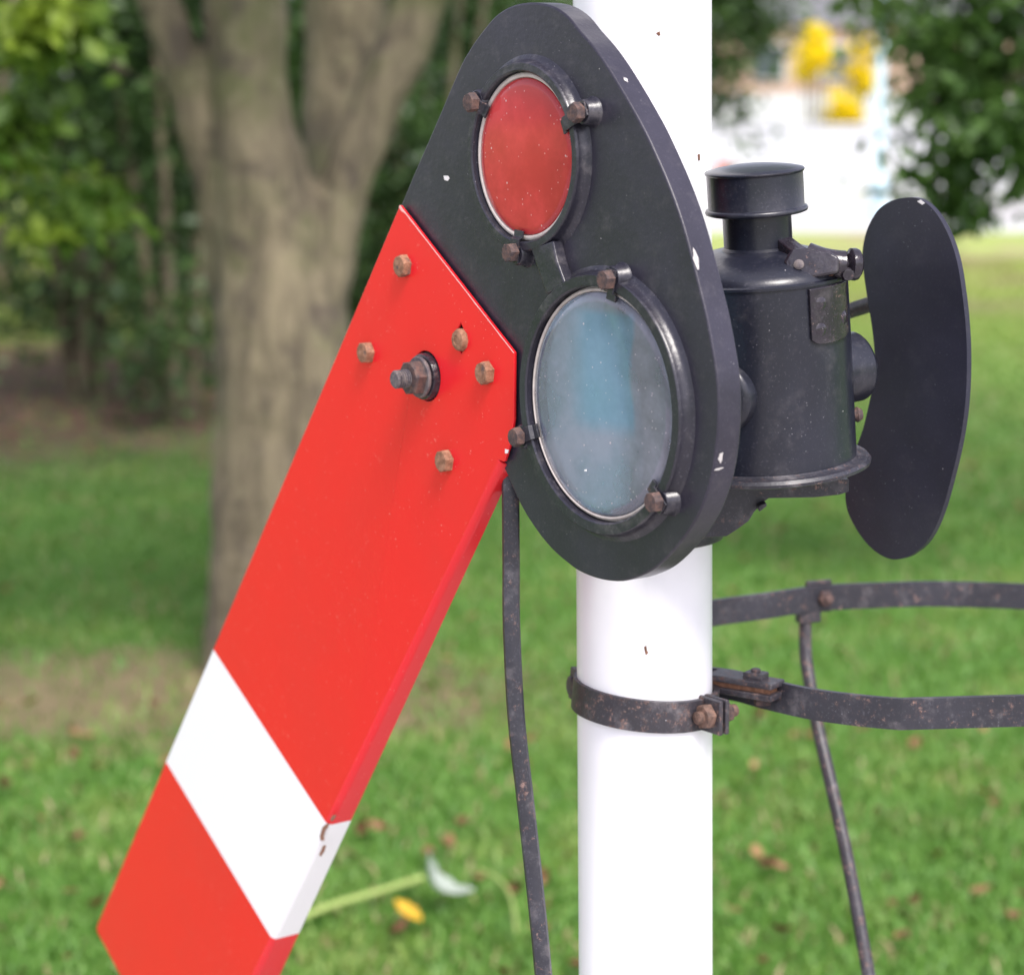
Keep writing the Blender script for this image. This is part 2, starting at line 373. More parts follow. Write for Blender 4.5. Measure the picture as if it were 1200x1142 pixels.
def leaves(name, clumps, n, size, m, parent, flat=.5, droop=.3, seed=1, spread=1.):
    """clumps: (x, y, z, rx, ry, rz, weight); many small folded leaves spread through each"""
    g = np.random.default_rng(seed); C = np.array(clumps, float); p = C[:, 6] / C[:, 6].sum()
    # sub-clumps give light and dark bunches and gaps
    ns = max(12, n // 90); ci = g.choice(len(C), ns, p=p)
    d = g.normal(size=(ns, 3)); d /= np.linalg.norm(d, axis=1)[:, None]; d *= (g.random(ns) ** .45)[:, None]
    S = C[ci, :3] + d * C[ci, 3:6]; sr = spread * size * (2.0 + 3.5 * g.random(ns))
    si = g.integers(0, ns, n); q = g.normal(size=(n, 3)) * .55
    P = S[si] + q * sr[si][:, None] * [1, 1, .8]
    L = size * (.65 + .7 * g.random(n)); W = L * (.42 + .2 * g.random(n))
    az = g.random(n) * 6.283; el = -droop + g.normal(size=n) * flat
    u = np.c_[np.cos(az) * np.cos(el), np.sin(az) * np.cos(el), np.sin(el)]
    r = g.normal(size=(n, 3)); s = np.cross(u, r * [.6, .6, 1] + [0, 0, .5]); s /= np.linalg.norm(s, axis=1)[:, None] + 1e-9
    nn = np.cross(u, s)
    V = np.zeros((n, 6, 3)); Lc, Wc = L[:, None], W[:, None]
    V[:, 0] = P; V[:, 1] = P + u * Lc * .35 + s * Wc * .5 + nn * Wc * .12; V[:, 2] = P + u * Lc * .75 + s * Wc * .35 + nn * Wc * .08
    V[:, 3] = P + u * Lc; V[:, 4] = P + u * Lc * .75 - s * Wc * .35 + nn * Wc * .08; V[:, 5] = P + u * Lc * .35 - s * Wc * .5 + nn * Wc * .12
    V[:, :, 2] = np.maximum(V[:, :, 2], .01)
    i = np.arange(n)[:, None] * 6
    idx = np.concatenate([i + [0, 1, 2, 3], i + [0, 3, 4, 5]], 1).ravel().astype(np.int32)
    me = bpy.data.meshes.new(name); me.vertices.add(n * 6); me.vertices.foreach_set('co', V.ravel())
    me.loops.add(n * 8); me.loops.foreach_set('vertex_index', idx)
    me.polygons.add(n * 2); me.polygons.foreach_set('loop_start', np.arange(n * 2, dtype=np.int32) * 4)
    me.update(calc_edges=True)
    return link(name, me, m, parent, 0)
def px_clump(x, y, d, r, wt=1, ry=None):
    p = at(x, y, d); s = d / F_PX
    return (p.x, p.y, p.z, r * s, (ry or r * s * .8), r * s, wt)
def trunk_mesh(name, limbs, parent, voxel=.028, seed=0):
    bm = bmesh.new()
    for P, rads in limbs:
        n = 6; pts = spline(P, n); m = len(pts) - 1
        def rad(i, rads=rads, m=m):
            t = i / m * (len(rads) - 1); a = int(min(t, len(rads) - 2)); return rads[a] + (rads[a + 1] - rads[a]) * (t - a)
        tube(bm, pts, rad, 18)
    o = obj(name, bm, M['bark'], parent, 180)
    rm = o.modifiers.new('remesh', 'REMESH'); rm.mode = 'VOXEL'; rm.voxel_size = voxel; rm.use_smooth_shade = True
    sm = o.modifiers.new('smooth', 'SMOOTH'); sm.iterations = 2; sm.factor = .6
    tx = bpy.data.textures.new('bark_lumps', 'CLOUDS'); tx.noise_scale = .22; tx.noise_depth = 3
    dm = o.modifiers.new('lumps', 'DISPLACE'); dm.texture = tx; dm.strength = .045; dm.mid_level = .5
    return o

# main tree, 8 m off
D = 8.1
tree = thing('tree', 'broad tree with several stems forking low, standing on the lawn left of the red arm', 'tree', move(*at_z(335, 775, 0)))
inv = tree.matrix_world.inverted()
def T8(x, y, d=D): return inv @ at(x, y, d)
trunk_mesh('trunk', [
    ([T8(338, 800), T8(335, 720), T8(332, 560), T8(332, 380), T8(313, 250), T8(292, 120), T8(286, -20), T8(270, -330), T8(230, -700)], [.335, .29, .262, .25, .185, .15, .15, .13, .09]),
    ([T8(345, 500, D + .02), T8(360, 360), T8(402, 225), T8(447, 110), T8(494, -5), T8(560, -200), T8(650, -500)], [.18, .155, .095, .098, .105, .09, .07]),
    ([T8(292, 520, D + .08), T8(272, 330, D + .08), T8(240, 180, D + .02), T8(200, 40, D - .05), T8(170, -60, D - .1), T8(120, -400, D)], [.12, .088, .076, .072, .07, .04]),
    ([T8(350, 420, D + .4), T8(384, 270, D + .95), T8(399, 120, D + 1.2), T8(406, -20, D + 1.25), T8(420, -400, D + 1.3)], [.10, .12, .155, .175, .13]),
    ([T8(270, 815, D - .2), T8(298, 765, D - .1), T8(320, 690)], [.04, .10, .18]),
    ([T8(425, 815, D - .3), T8(390, 765, D - .1), T8(350, 700)], [.05, .12, .2]),
    ([T8(345, 840, D - .45), T8(340, 780, D - .2), T8(335, 690)], [.05, .12, .2]),
    ([T8(225, 112, D + .1), T8(170, 95, D), T8(120, 68, D - .2), T8(40, 55, D - .3), T8(-60, 60, D - .4)], [.022, .016, .013, .01, .006]),
], tree, .021)
def inv_cl(cl, M_):
    out = []
    for c in cl:
        p = M_ @ Vector(c[:3]); out.append((p.x, p.y, p.z) + tuple(c[3:]))
    return out
hang = [(15, 25, 1.3), (60, 15, 1), (110, 20, .9), (150, 25, .4), (30, 75, 1.2), (100, 95, 1.2), (140, 110, 1.0), (60, 130, .8), (15, 150, .8), (95, 165, .3), (110, 235, .9), (145, 265, .9), (60, 250, .5),
        (20, 220, .5), (120, 310, .8), (140, 345, .5), (100, 290, .4), (30, 310, .2), (-60, 60, 2), (-130, 150, 2), (-60, 250, 1)]
cl = [px_clump(x - 8, y, 7.2 + .5 * math.sin(x * 1.7 + y), 24, w_) for x, y, w_ in hang]
leaves('crown', inv_cl(cl, inv), 1250, .085, M['leaf_bright'], tree, .5, .5, 3, .32)
big = [(-2.6, 6.7, 4.1, .9, .7, .45, 1.2), (-1.4, 6.7, 4.0, .9, .7, .45, 1.4), (-.4, 6.9, 4.3, .8, .7, .45, 1.2), (-3.8, 8, 4.4, 1, 1, .6, 1.2)] + [(-1.2 + 2.6 * math.cos(a), 8.6 + 2.2 * math.sin(a), 5.2 + .8 * math.sin(a * 3), 1.5, 1.5, 1.0, 1) for a in np.arange(0, 6.28, .7)] + [(-1.2, 8.6, 6.5, 2, 2, 1.2, 2)]
leaves('crown', inv_cl(big, inv), 11000, .12, M['leaf_bright'], tree, .5, .2, 4)

# tree hanging in from the right, its trunk out of frame
rt = thing('tree', 'dark leafy tree whose boughs hang into the upper right corner', 'tree', move(4.1, 9.5, 0))
inv2 = rt.matrix_world.inverted()
def L2(x, y, d): return inv2 @ at(x, y, d)
trunk_mesh('trunk', [([Vector((0, 0, -.1)), Vector((0, 0, 1.2)), Vector((-.1, 0, 3)), Vector((-.2, .1, 6))], [.3, .24, .2, .12]),
    ([Vector((-.05, 0, 2.6)), Vector((-.7, -.1, 3.2)), L2(1230, -60, 9), L2(1130, -90, 9), L2(1000, -60, 9)], [.12, .09, .06, .04, .02]),
    ([Vector((-.4, -.05, 2.9)), L2(1240, 60, 9), L2(1170, 130, 9), L2(1150, 200, 9)], [.06, .035, .015, .007])], rt, .022)
cl = [px_clump(1165, 30, 9, 80, 3.2), px_clump(1100, 40, 9, 45, 1.4), px_clump(1088, 110, 9.2, 30, .6), px_clump(1130, 140, 9, 42, 1.2), px_clump(1185, 160, 8.8, 50, 1.7),
      px_clump(1110, 200, 9, 22, .33), px_clump(1140, 235, 9, 15, .13), px_clump(1192, 250, 8.8, 27, .5), px_clump(1035, 0, 9.3, 30, .5), px_clump(985, -4, 9.4, 24, .35), px_clump(930, -4, 9.4, 22, .3), px_clump(885, 0, 9.4, 20, .2), px_clump(1062, 75, 9.2, 16, .15), px_clump(1290, 120, 9, 100, 3), px_clump(1180, -80, 9, 120, 3)]
leaves('crown', inv_cl(cl, inv2), 4300, .075, M['leaf_mid'], rt, .5, .6, 5, .75)
big = [(4.1 + 1.8 * math.cos(a), 10.3 + 1.6 * math.sin(a), 5.4, 1.3, 1.3, 1.0, 1) for a in np.arange(0, 6.28, .9)]
leaves('crown', inv_cl(big, inv2), 2500, .12, M['leaf_dark'], rt, .5, .2, 6)

# middle distance tree standing behind the post
bt = thing('tree', 'distant dark tree directly behind the upper white post', 'tree', move(*at_z(748, 330, 0)))
inv3 = bt.matrix_world.inverted(); dm_ = bt.location.y
trunk_mesh('trunk', [([Vector((0, 0, -.1)), Vector((0, 0, 1.5)), Vector((.1, 0, 3.5))], [.3, .22, .15]),
                     ([Vector((0, 0, 1.6)), Vector((.7, 0, 2.6)), Vector((1.2, 0, 3.6))], [.12, .08, .04])], bt, .04)
cl = [px_clump(748, 20, dm_, 110, 4, 1.2), px_clump(860, 20, dm_, 42, 1.1), px_clump(862, 90, dm_, 28, .6), px_clump(850, 130, dm_, 20, .35), px_clump(872, 165, dm_, 14, .12), px_clump(850, -60, dm_, 80, 2), px_clump(650, 60, dm_, 80, 2), px_clump(915, 20, dm_, 22, .25)]
leaves('crown', inv_cl(cl, inv3), 6500, .15, M['leaf_dark'], bt, .5, .4, 8)

# shrubs and small trees along the left edge of the lawn
SH = [('tall dark shrub at the far left edge of the lawn', -60, 14.5, 150, 1), ('dense green shrub behind the top left hanging leaves', 95, 16.5, 120, 1), ('dark shrub just left of the tree trunk, behind it', 205, 15.2, 95, 1),
      ('tall shadowy shrub seen in the forks of the tree', 345, 18, 150, 0), ('dark shrub between the tree and the black signal plate', 500, 17, 115, 0), ('dark shrub mostly hidden behind the signal plate', 640, 19, 90, 0)]
for i, (lab, x, d, r, br) in enumerate(SH):
    base = at_z(x, 500, 0); base = Vector(((x - 600) / F_PX * d, d, 0)); s = d / F_PX
    sh = thing('shrub', lab, 'shrub', move(*base))
    tops = [(0, 0, 1.0)] + [(random.uniform(-1, 1), random.uniform(-.6, .6), random.uniform(.3, 1)) for _ in range(9)]
    H = 4.2
    cl = [(a * r * s * .8, b * .9, .45 + c_ * H * .85, r * s * .55, .7, .75, 1) for a, b, c_ in tops] + [(0, 0, .8, r * s * .8, .8, .6, 1.5)]
    leaves('foliage', cl, 5200, .105, M['leaf_shrub'] if i in (1,) else M['leaf_dark'], sh, .6, .3, 20 + i)
    bm = bmesh.new()
    for q in range(5):
        a = q * 1.3 + i; tube(bm, spline([(math.cos(a) * .1, math.sin(a) * .1, -.05), (math.cos(a) * .22, math.sin(a) * .2, 1.2), (math.cos(a) * .5, math.sin(a) * .45, 3.2)], 4), lambda j: .05 - .003 * j, 8)
    obj('stems', bm, M['bark'], sh)

for i, (x, d, r) in enumerate(((-230, 24, 200), (-10, 25, 170), (180, 26, 170), (380, 25, 170), (570, 27, 150))):
    s = d / F_PX; bb = Vector(((x - 600) / F_PX * d, d, 0))
    sh = thing('tree', ['dark background tree beyond the far left shrub', 'dark background tree beyond the dense green shrub at upper left', 'background tree whose foliage shows left of the trunk', 'background tree filling the forks of the tree', 'background tree hidden behind the top of the signal plate'][i], 'tree', move(*bb))
    cl = [(random.uniform(-1, 1) * r * s, random.uniform(-.8, .8), .4 + 4.6 * q / 9, r * s * .5, .9, .8, 1) for q in range(10)]
    leaves('crown', cl, 8000, .17, M['leaf_dark'], sh, .6, .3, 60 + i)
    bm = bmesh.new(); tube(bm, spline([(0, 0, -.1), (.05, 0, 1.5), (-.1, .1, 4.5)], 4), lambda j: .17 - .012 * j, 10); obj('trunk', bm, M['bark'], sh)

hd = thing('hedge', 'low dark hedge closing the lawn behind the left shrubs', 'hedge', move(-4.6, 21.5, 0))
cl = [(x_, 0, z_, .9, .4, .5, 1) for x_ in np.arange(-6.5, 4.2, .8) for z_ in (.5, 1.2, 1.8)]
leaves('foliage', cl, 15000, .12, M['leaf_dark'], hd, .6, .2, 77)
bm = bmesh.new()
for q in range(12): tube(bm, [Vector((-6.3 + q * .95, 0, -.05)), Vector((-6.2 + q * .95, .05, .8)), Vector((-6.35 + q * .95, 0, 1.8))], .03, 6)
obj('stems', bm, M['bark'], hd)
# far side of the lawn on the right: pale road, wall, houses, yellow shrubs
k = NT('pale_concrete'); k.base(k.mix(k.noise(.8, 5), (.33, .32, .32), (.50, .485, .47))); k.rough(.9); M['road'] = k.m
k = NT('pale_render'); k.base(k.mix(k.noise(.7, 5), (.42, .44, .48), (.60, .60, .61))); k.rough(.85); M['render'] = k.m
k = NT('red_brick'); b = k.n('ShaderNodeTexBrick'); b.inputs['Scale'].default_value = 4
b.inputs['Color1'].default_value = (.50, .15, .09, 1); b.inputs['Color2'].default_value = (.40, .12, .08, 1); b.inputs['Mortar'].default_value = (.40, .28, .22, 1)
b.inputs['Mortar Size'].default_value = .012
k.l(k.co, b.inputs['Vector']); k.l(b.outputs[0], k.p.inputs['Base Color']); k.rough(.9); M['brick'] = k.m
k = NT('roof_slate'); k.base(k.mix(k.noise(3, 4), (.10, .10, .115), (.17, .17, .18))); k.rough(.8); M['slate'] = k.m
k = NT('window_glass'); k.base((.05, .07, .09)); k.rough(.08); M['pane'] = k.m
k = NT('pale_blue_paint'); k.base((.42, .58, .66)); k.rough(.5); M['paleblue'] = k.m
bm = bmesh.new()
v = [bm.verts.new(p) for p in ((1.5, 43, .004), (40, 43, .004), (40, 61, .004), (-6, 61, .004))]; bm.faces.new(v)
tag(obj('road', bm, M['road'], smooth=0), 'pale sunlit road beyond the lawn', None, kind='structure')
bm = bmesh.new(); box(bm, (16, 42.85, .05), (29.5, .25, .14)); 
tag(obj('kerb', bm, M['render'], bevel=.02), 'pale kerb between the lawn and the road', None, kind='structure')
bw = thing('boundary_wall', 'low pale rendered wall beyond the road', 'wall', move(14, 62, 0))
bm = bmesh.new(); box(bm, (0, 0, 1.0), (36, .25, 2.0)); obj('wall', bm, M['render'], bw)
bm = bmesh.new(); box(bm, (0, 0, 2.05), (36.2, .4, .1)); obj('coping', bm, M['render'], bw, bevel=.02)
def house(x0, x1, d, ztop, label, zs=None, low='render'):
    t = thing('house', label, 'house', move((x0 + x1) / 2, d, 0)); w_ = x1 - x0
    bm = bmesh.new(); box(bm, (0, 0, 1.6), (w_, 6, 3.2)); obj('lower_wall', bm, M[low], t)
    bm = bmesh.new(); box(bm, (0, 0, (3.2 + ztop) / 2), (w_, 6, ztop - 3.2)); obj('upper_wall', bm, M['brick'], t)
    bm = bmesh.new(); prism(bm, [(-3.3, ztop), (3.3, ztop), (0, ztop + 2.4)], -w_ / 2 - .2, w_ / 2 + .2, T=Matrix(((0, 0, 1, 0), (1, 0, 0, 0), (0, 1, 0, 0), (0, 0, 0, 1)))); obj('roof', bm, M['slate'], t)
    for i in range(int(w_ // 2.4)):
        for z in (1.6, 4.3):
            xx = -w_ / 2 + 1.2 + i * 2.4
            bm = bmesh.new(); box(bm, (xx, -3.03, z), (1.2, .1, 1.3)); fr = obj('window', bm, M['render'], t)
            bm = bmesh.new(); box(bm, (xx, -3.09, z), (1.0, .04, 1.1)); obj('pane', bm, M['pane'], fr)
house(5.5, 14.5, 82, 5.6, 'brick house with pale ground floor behind the yellow shrubs')
house(16.5, 26, 88, 5.6, 'brick house furthest right beyond the road')
gp = thing('gate_pier', 'short orange brick gate pier beyond the lawn, right beside the white post', 'pier', move((848 - 600) / F_PX * 54, 54, 0))
bm = bmesh.new(); box(bm, (0, 0, .6), (.4, .4, 1.2)); obj('pier', bm, M['brick'], gp)
bm = bmesh.new(); prism(bm, [(-.24, 0), (.24, 0), (.24, .06), (.05, .14), (-.05, .14), (-.24, .06)], -.24, .24, T=Matrix.Translation((0, 0, 1.2)) @ Matrix.Rotation(R(90), 4, 'X')); obj('cap_stone', bm, M['render'], gp)
def bush(x, y, d, hpx, wpx, lab, qs=(.35, .5, .62, .74, .86, .93)):
    b0 = Vector(((x - 600) / F_PX * d, d, 0)); s = d / F_PX; t = thing('yellow_shrub', lab, 'shrub', move(*b0))
    ztop = EYE + (150 - y) * s
    cl = [(random.uniform(-.6, .6) * wpx * s, random.uniform(-.4, .4), ztop * q, wpx * s * .45, .5, ztop * .14, 1) for q in qs]
    leaves('blossom', cl, 1900, .17, M['leaf_yellow'], t, .6, 0, int(x), .35)
    bm = bmesh.new()
    for q in range(4): tube(bm, [Vector((q * .12 - .2, 0, -.05)), Vector((q * .2 - .3, .1, ztop * .8))], .04, 6)
    obj('stems', bm, M['bark'], t)
bush(953, 50, 63.5, 90, 30, 'small yellow shrub behind the wall, just above the lamp', (.90, .96))
bush(1000, 58, 63.8, 100, 42, 'taller yellow shrub left of the pale blue post')
bush(974, 112, 63.4, 50, 30, 'low yellow shrub between the other two yellow shrubs')
lp = thing('lamp_post', 'pale blue slim post beside the road', 'post', move((1029 - 600) / F_PX * 44.5, 44.5, 0))
bm = bmesh.new(); lathe(bm, [(0, 0), (.17, 0), (.17, .9), (.11, 1.0), (.09, 5.5), (0, 5.5)], 16); obj('post', bm, M['paleblue'], lp)
bm = bmesh.new(); tube(bm, spline([(0, 0, 5.4), (0, -.3, 5.9), (0, -1.0, 6.1)], 6), .045, 10); obj('arm', bm, M['paleblue'], lp)
bm = bmesh.new(); box(bm, (0, -1.25, 6.08), (.25, .6, .12)); obj('lamp_head', bm, M['slate'], lp, bevel=.03)

# ------------------------------------------------------------------ fallen leaves and plants on the lawn
def leafmat(n, a, b):
    k = NT(n); oi = k.n('ShaderNodeObjectInfo'); k.base(k.mix(oi.outputs['Random'], a, b)); k.rough(.7); return k.m
M['dead'] = leafmat('fallen_leaf_brown', (.19, .08, .04), (.33, .19, .09))
M['deady'] = leafmat('fallen_leaf_yellow', (.75, .48, .04), (.8, .5, .05))
M['deadw'] = leafmat('pale_leaf_underside', (.50, .55, .50), (.5, .56, .5))
def leaf_mesh(name, L=.06, W=.038, curl=.35):
    bm = bmesh.new(); n = 8; rows = []
    for i in range(n + 1):
        t = i / n; wd = W * .5 * (math.sin(math.pi * min(1, t * .94 + .03)) ** .8) * (1 + .12 * math.sin(i * 2.4)); z = curl * L * (t - .5) ** 2 * 2
        rows.append([bm.verts.new((q * wd, (t - .5) * L, .003 + z + abs(q) * wd * .5)) for q in (-1, -.5, 0, .5, 1)])
    for a, b in zip(rows, rows[1:]):
        for j in range(4): bm.faces.new((a[j], a[j + 1], b[j + 1], b[j]))
    bmesh.ops.solidify(bm, geom=bm.faces, thickness=.0006)
    return bm
LL = 'brown fallen leaf lying on the lawn'
protos = [obj('fallen_leaf', leaf_mesh('fallen_leaf', L, W, c_), M['dead']) for L, W, c_ in ((.07, .046, .5), (.055, .04, .8), (.085, .05, .3))]
cnt = 0
leafpx = [(850, 945), (885, 915), (940, 912), (985, 775), (1085, 768), (890, 852), (1015, 872), (1070, 885), (1150, 870), (885, 1015), (866, 1085), (915, 1108), (1185, 1090), (1100, 1015), (960, 740), (1060, 1120), (1030, 965), (84, 1068), (45, 975), (525, 1010), (540, 985), (440, 990), (560, 1050), (410, 1020), (470, 1105), (610, 900), (160, 700), (90, 1000), (640, 1080), (425, 985)]
spots = [tuple(at_z(x, y, 0))[:2] for x, y in leafpx]
while len(spots) < 200:
    y = 5.0 + 11 * random.random() ** 1.4; x = random.uniform(-1, 1) * (.25 * y + .15)
    if x < 0 and y < 7 and random.random() < .35: continue
    spots.append((x, y))
for i, (x, y) in enumerate(spots):
    o = protos[i % 3]
    if i >= 3: o = o.copy(); COL.objects.link(o)
    o.location = (x, y, random.uniform(.03, .05)); o.rotation_euler = (random.uniform(-.5, .5), random.uniform(-.5, .5), random.uniform(0, 6.28))
    s = random.uniform(.5, .92); o.scale = (s, s, s)
    tag(o, LL, 'leaf', 'brown fallen leaves on the lawn')
o = obj('fallen_leaf', leaf_mesh('fallen_leaf', .085, .06, .3), M['deady']); o.location = at_z(475, 1072, .05); o.rotation_euler = (.5, 0, 1.1); tag(o, 'single bright yellow leaf on the grass right of the arm tip', 'leaf')
o = obj('pale_leaf', leaf_mesh('pale_leaf', .15, .10, .8), M['deadw']); o.location = at_z(510, 1042, .07); o.rotation_euler = (.7, 0, 1.5); tag(o, 'large whitish curled leaf on the grass right of the yellow leaf', 'leaf')
M['stem'] = leafmat('pale_green_stem', (.27, .35, .10), (.30, .38, .11))
for P, r, lab in (([(345, 1078), (390, 1060), (440, 1045), (495, 1028)], .0085, 'thick pale green stalk lying on the grass beside the arm'), ([(560, 1018), (585, 1030), (600, 1055), (605, 1090)], .0045, 'thin bent green stalk near the pull rod')):
    bm = bmesh.new(); tube(bm, spline([at_z(x, y, .05) for x, y in P], 5), r, 8); o = obj('plant_stalk', bm, M['stem']); tag(o, lab, 'stalk')

# ------------------------------------------------------------------ signal post
PY = 2.30
p_top, p_bot = at(752.5, 0, PY), at(756.5, 1142, PY)
ax = (p_top - p_bot).normalized()
base = p_bot - ax * (p_bot.z / ax.z)
Q = ax.to_track_quat('Z', 'Y'); MP = Matrix.Translation(base) @ Q.to_matrix().to_4x4()
post = thing('signal_post', 'round white painted signal post carrying the arm', 'post', MP)
RP = .0712
bm = bmesh.new(); lathe(bm, [(0, -.2), (RP, -.2), (RP, 1), (RP, 2), (RP, 4.6), (RP * .9, 4.66), (0, 4.68)], 96); obj('pole', bm, M['white'], post, 30)
MPi = MP.inverted()
def on_pole(x, y, name, m, pts):      # tiny chip hugging the round surface
    r = MPi.to_3x3() @ ray(x, y); c = MPi @ CAM
    A = r.x ** 2 + r.y ** 2; B = 2 * (c.x * r.x + c.y * r.y); C_ = c.x ** 2 + c.y ** 2 - (RP + .0006) ** 2
    t = (-B - math.sqrt(B * B - 4 * A * C_)) / (2 * A); p = c + r * t; a0 = math.atan2(p.y, p.x)
    bm = bmesh.new(); vs = [bm.verts.new(((RP + .0006) * math.cos(a0 + dx / RP), (RP + .0006) * math.sin(a0 + dx / RP), p.z + dz)) for dx, dz in pts]
    bm.faces.new(vs); e = bmesh.ops.solidify(bm, geom=bm.faces, thickness=.0007); obj(name, bm, m, post)
on_pole(757, 762, 'paint_chip', M['rchip'], [(-.002, .004), (.0005, .005), (.001, 0), (.0025, -.002), (0, -.005), (-.001, -.001)])
on_pole(819, 184, 'paint_chip', M['rchip'], [(-.002, .003), (.002, .003), (.0025, -.003), (-.001, -.004)])
on_pole(772, 40, 'paint_chip', M['rchip'], [(-.003, .001), (.001, .003), (.002, -.001), (0, -.002)])
# lamp bracket: casting from the post that carries the lamp
bm = bmesh.new()
O2 = at(835, 580, 2.2)
def br(x, y): p = at(x, y, 2.2); return (p.x - O2.x, p.z - O2.z)
TB = MPi @ Matrix.Translation(O2) @ Matrix(((1, 0, 0, 0), (0, 0, -1, 0), (0, 1, 0, 0), (0, 0, 0, 1)))
out = [(990, 556), (990, 570), (978, 574), (950, 577), (897, 578), (890, 583), (880, 594), (874, 604), (862, 613), (848, 622), (800, 624), (770, 618), (770, 556)]
prism(bm, [br(x, y) for x, y in out], -.03, .03, T=TB)
prism(bm, [br(x, y) for x, y in [(882, 584), (892, 580), (893, 584), (884, 591)]], .03, .045, T=TB)
obj('lamp_bracket', bm, M['iron'], post, bevel=.003)
bm = bmesh.new(); p = MPi @ at(755, 590, PY)
lathe(bm, [(RP + .001, p.z - .035), (RP + .012, p.z - .035), (RP + .012, p.z + .03), (RP + .001, p.z + .03)], 48, closed=True); obj('bracket_collar', bm, M['iron'], post, bevel=.002)
bm = bmesh.new(); p = MPi @ at(755, 345, PY)
lathe(bm, [(RP + .001, p.z - .018), (RP + .010, p.z - .018), (RP + .010, p.z + .018), (RP + .001, p.z + .018)], 48, closed=True); obj('bracket_collar', bm, M['iron'], post, bevel=.002)

# ------------------------------------------------------------------ the moving arm, spectacle plate, spindle and backlight blinder
TH, TL = R(54.5), R(-1)
n_ = Vector((-math.sin(TH) * math.cos(TL), -math.cos(TH) * math.cos(TL), math.sin(TL))); d_ = Vector((math.cos(TH), -math.sin(TH), 0)); v_ = n_.cross(d_)
ref = at(705, 473, 2.055)
r0 = ray(499, 441); O = CAM + r0 * (n_.dot(ref - CAM) / n_.dot(r0))      # spindle point on the plate face
MS = Matrix(((d_.x, v_.x, n_.x, O.x), (d_.y, v_.y, n_.y, O.y), (d_.z, v_.z, n_.z, O.z), (0, 0, 0, 1)))
def loc(x, y, h=0.):
    r = ray(x, y); t = (n_.dot(O - CAM) + h) / n_.dot(r); p = CAM + r * t - O; return (p.dot(d_), p.dot(v_))
def V2(x, y, h=0.): u = loc(x, y, h); return Vector((u[0], u[1], h))
sem = thing('semaphore_arm', 'red semaphore arm with white stripe, black two-lens spectacle plate and rear oval blinder', 'signal arm', MS)

M['red_glass'] = lens_glass('dusty_red_glass', (.85, .10, .09), (.66, .060, .062), .74, .25, .35)
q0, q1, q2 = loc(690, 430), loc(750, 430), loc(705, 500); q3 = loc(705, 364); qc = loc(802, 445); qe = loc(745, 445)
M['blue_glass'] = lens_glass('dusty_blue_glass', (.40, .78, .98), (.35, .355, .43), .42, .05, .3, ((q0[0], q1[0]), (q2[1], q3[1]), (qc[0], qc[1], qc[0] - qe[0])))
CR, CB = loc(615.5, 183.5, .006), loc(704, 473.5, .006)
RR, RB = .0752, .1045
front = [(470, 240), (487, 199), (505, 158), (522, 118), (540, 76), (549, 60), (558, 46), (568, 33), (580, 19), (593, 10), (606, 5), (622, 3), (638, 4.5), (652, 9.5), (666, 20), (679, 36), (694, 53), (708, 72), (722, 94), (738, 121), (755, 152), (769, 182), (782, 212), (794, 244), (804, 276), (812, 307), (820, 338), (828, 371), (834, 402), (838, 425), (841, 450), (842, 475), (841.5, 500), (839, 528), (834, 558), (827, 582), (818, 604), (806, 624), (793, 641), (778, 657), (763, 669), (745, 677), (728, 681), (710, 680), (694, 676), (678, 669), (664, 659), (648, 645), (634, 629), (620, 609), (609, 590), (600, 570), (592, 552), (586, 543), (560, 545), (500, 560), (455, 540), (432, 490), (428, 430), (440, 340), (456, 285)]
cut = front.index((586, 543)) + 1
front = [tuple(v.xy) for v in spline([Vector((*q, 0)) for q in front[:cut]], 3)] + front[cut:]
poly = [loc(x, y) for x, y in front]
if sum(a[0] * b[1] - b[0] * a[1] for a, b in zip(poly, poly[1:] + poly[:1])) < 0: poly.reverse()
bm = bmesh.new(); prism(bm, poly, -.0275, 0, [circle2(*CR, RR + .0085, 72), circle2(*CB, RB + .009, 72)])
plate = obj('spectacle_plate', bm, M['plate'], sem, 28, bevel=.0022, seg=3)
def ring(name, C_, ri, ro, h, T):
    bm = bmesh.new()
    lathe(bm, [(ri, -.028), (ri, h - .0015), (ri + .0015, h), (ro - .0011, h), (ro - .0002, h - .0009), (ro + .0003, h - .003), (ro + .0012, .004), (ro + .004, .0012), (ro + .009, -.0006), (ro + .009, -.004), (ri + .006, -.028)], 120, move(*C_), closed=True)
    return obj(name, bm, M['ring'], plate, 40)
ring('lens_ring', CR, RR + .0062, .0905, .0125, 0); ring('lens_ring', CB, RB + .0055, .1215, .0125, 0)
bm = bmesh.new(); prism(bm, [loc(x, y, .012) for x, y in [(620, 288), (634, 287), (647.5, 282), (652, 305), (661.5, 331), (655, 338), (640, 345)]], -.001, .0121); obj('rib', bm, M['ring'], plate, bevel=.002)
def glass(name, C_, r, m, label, wd):
    bm = bmesh.new(); N = 10
    prof = [(0, .0075)] + [(r * i / N, .0075 - .0012 * (i / N) ** 2) for i in range(1, N)] + [(r - .001, .0062), (r, .005), (r, -.001), (r - .001, -.002), (0, -.002)]
    lathe(bm, prof, 96, move(*C_)); o = obj(name, bm, m, sem, 50); o['label'] = label
    bm = bmesh.new(); lathe(bm, [(r + .0004, -.003), (r + .0004, .0050), (r + .0016, .0066), (r + wd * .7, .0064), (r + wd, .0050), (r + wd, -.003)], 96, move(*C_), closed=True)
    g = obj('lens_seal', bm, M['putty'], o, 60)
glass('lens', CR, RR, M['red_glass'], 'small red glass lens', .0058); glass('lens', CB, RB, M['blue_glass'], 'large dusty blue glass lens', .0042)
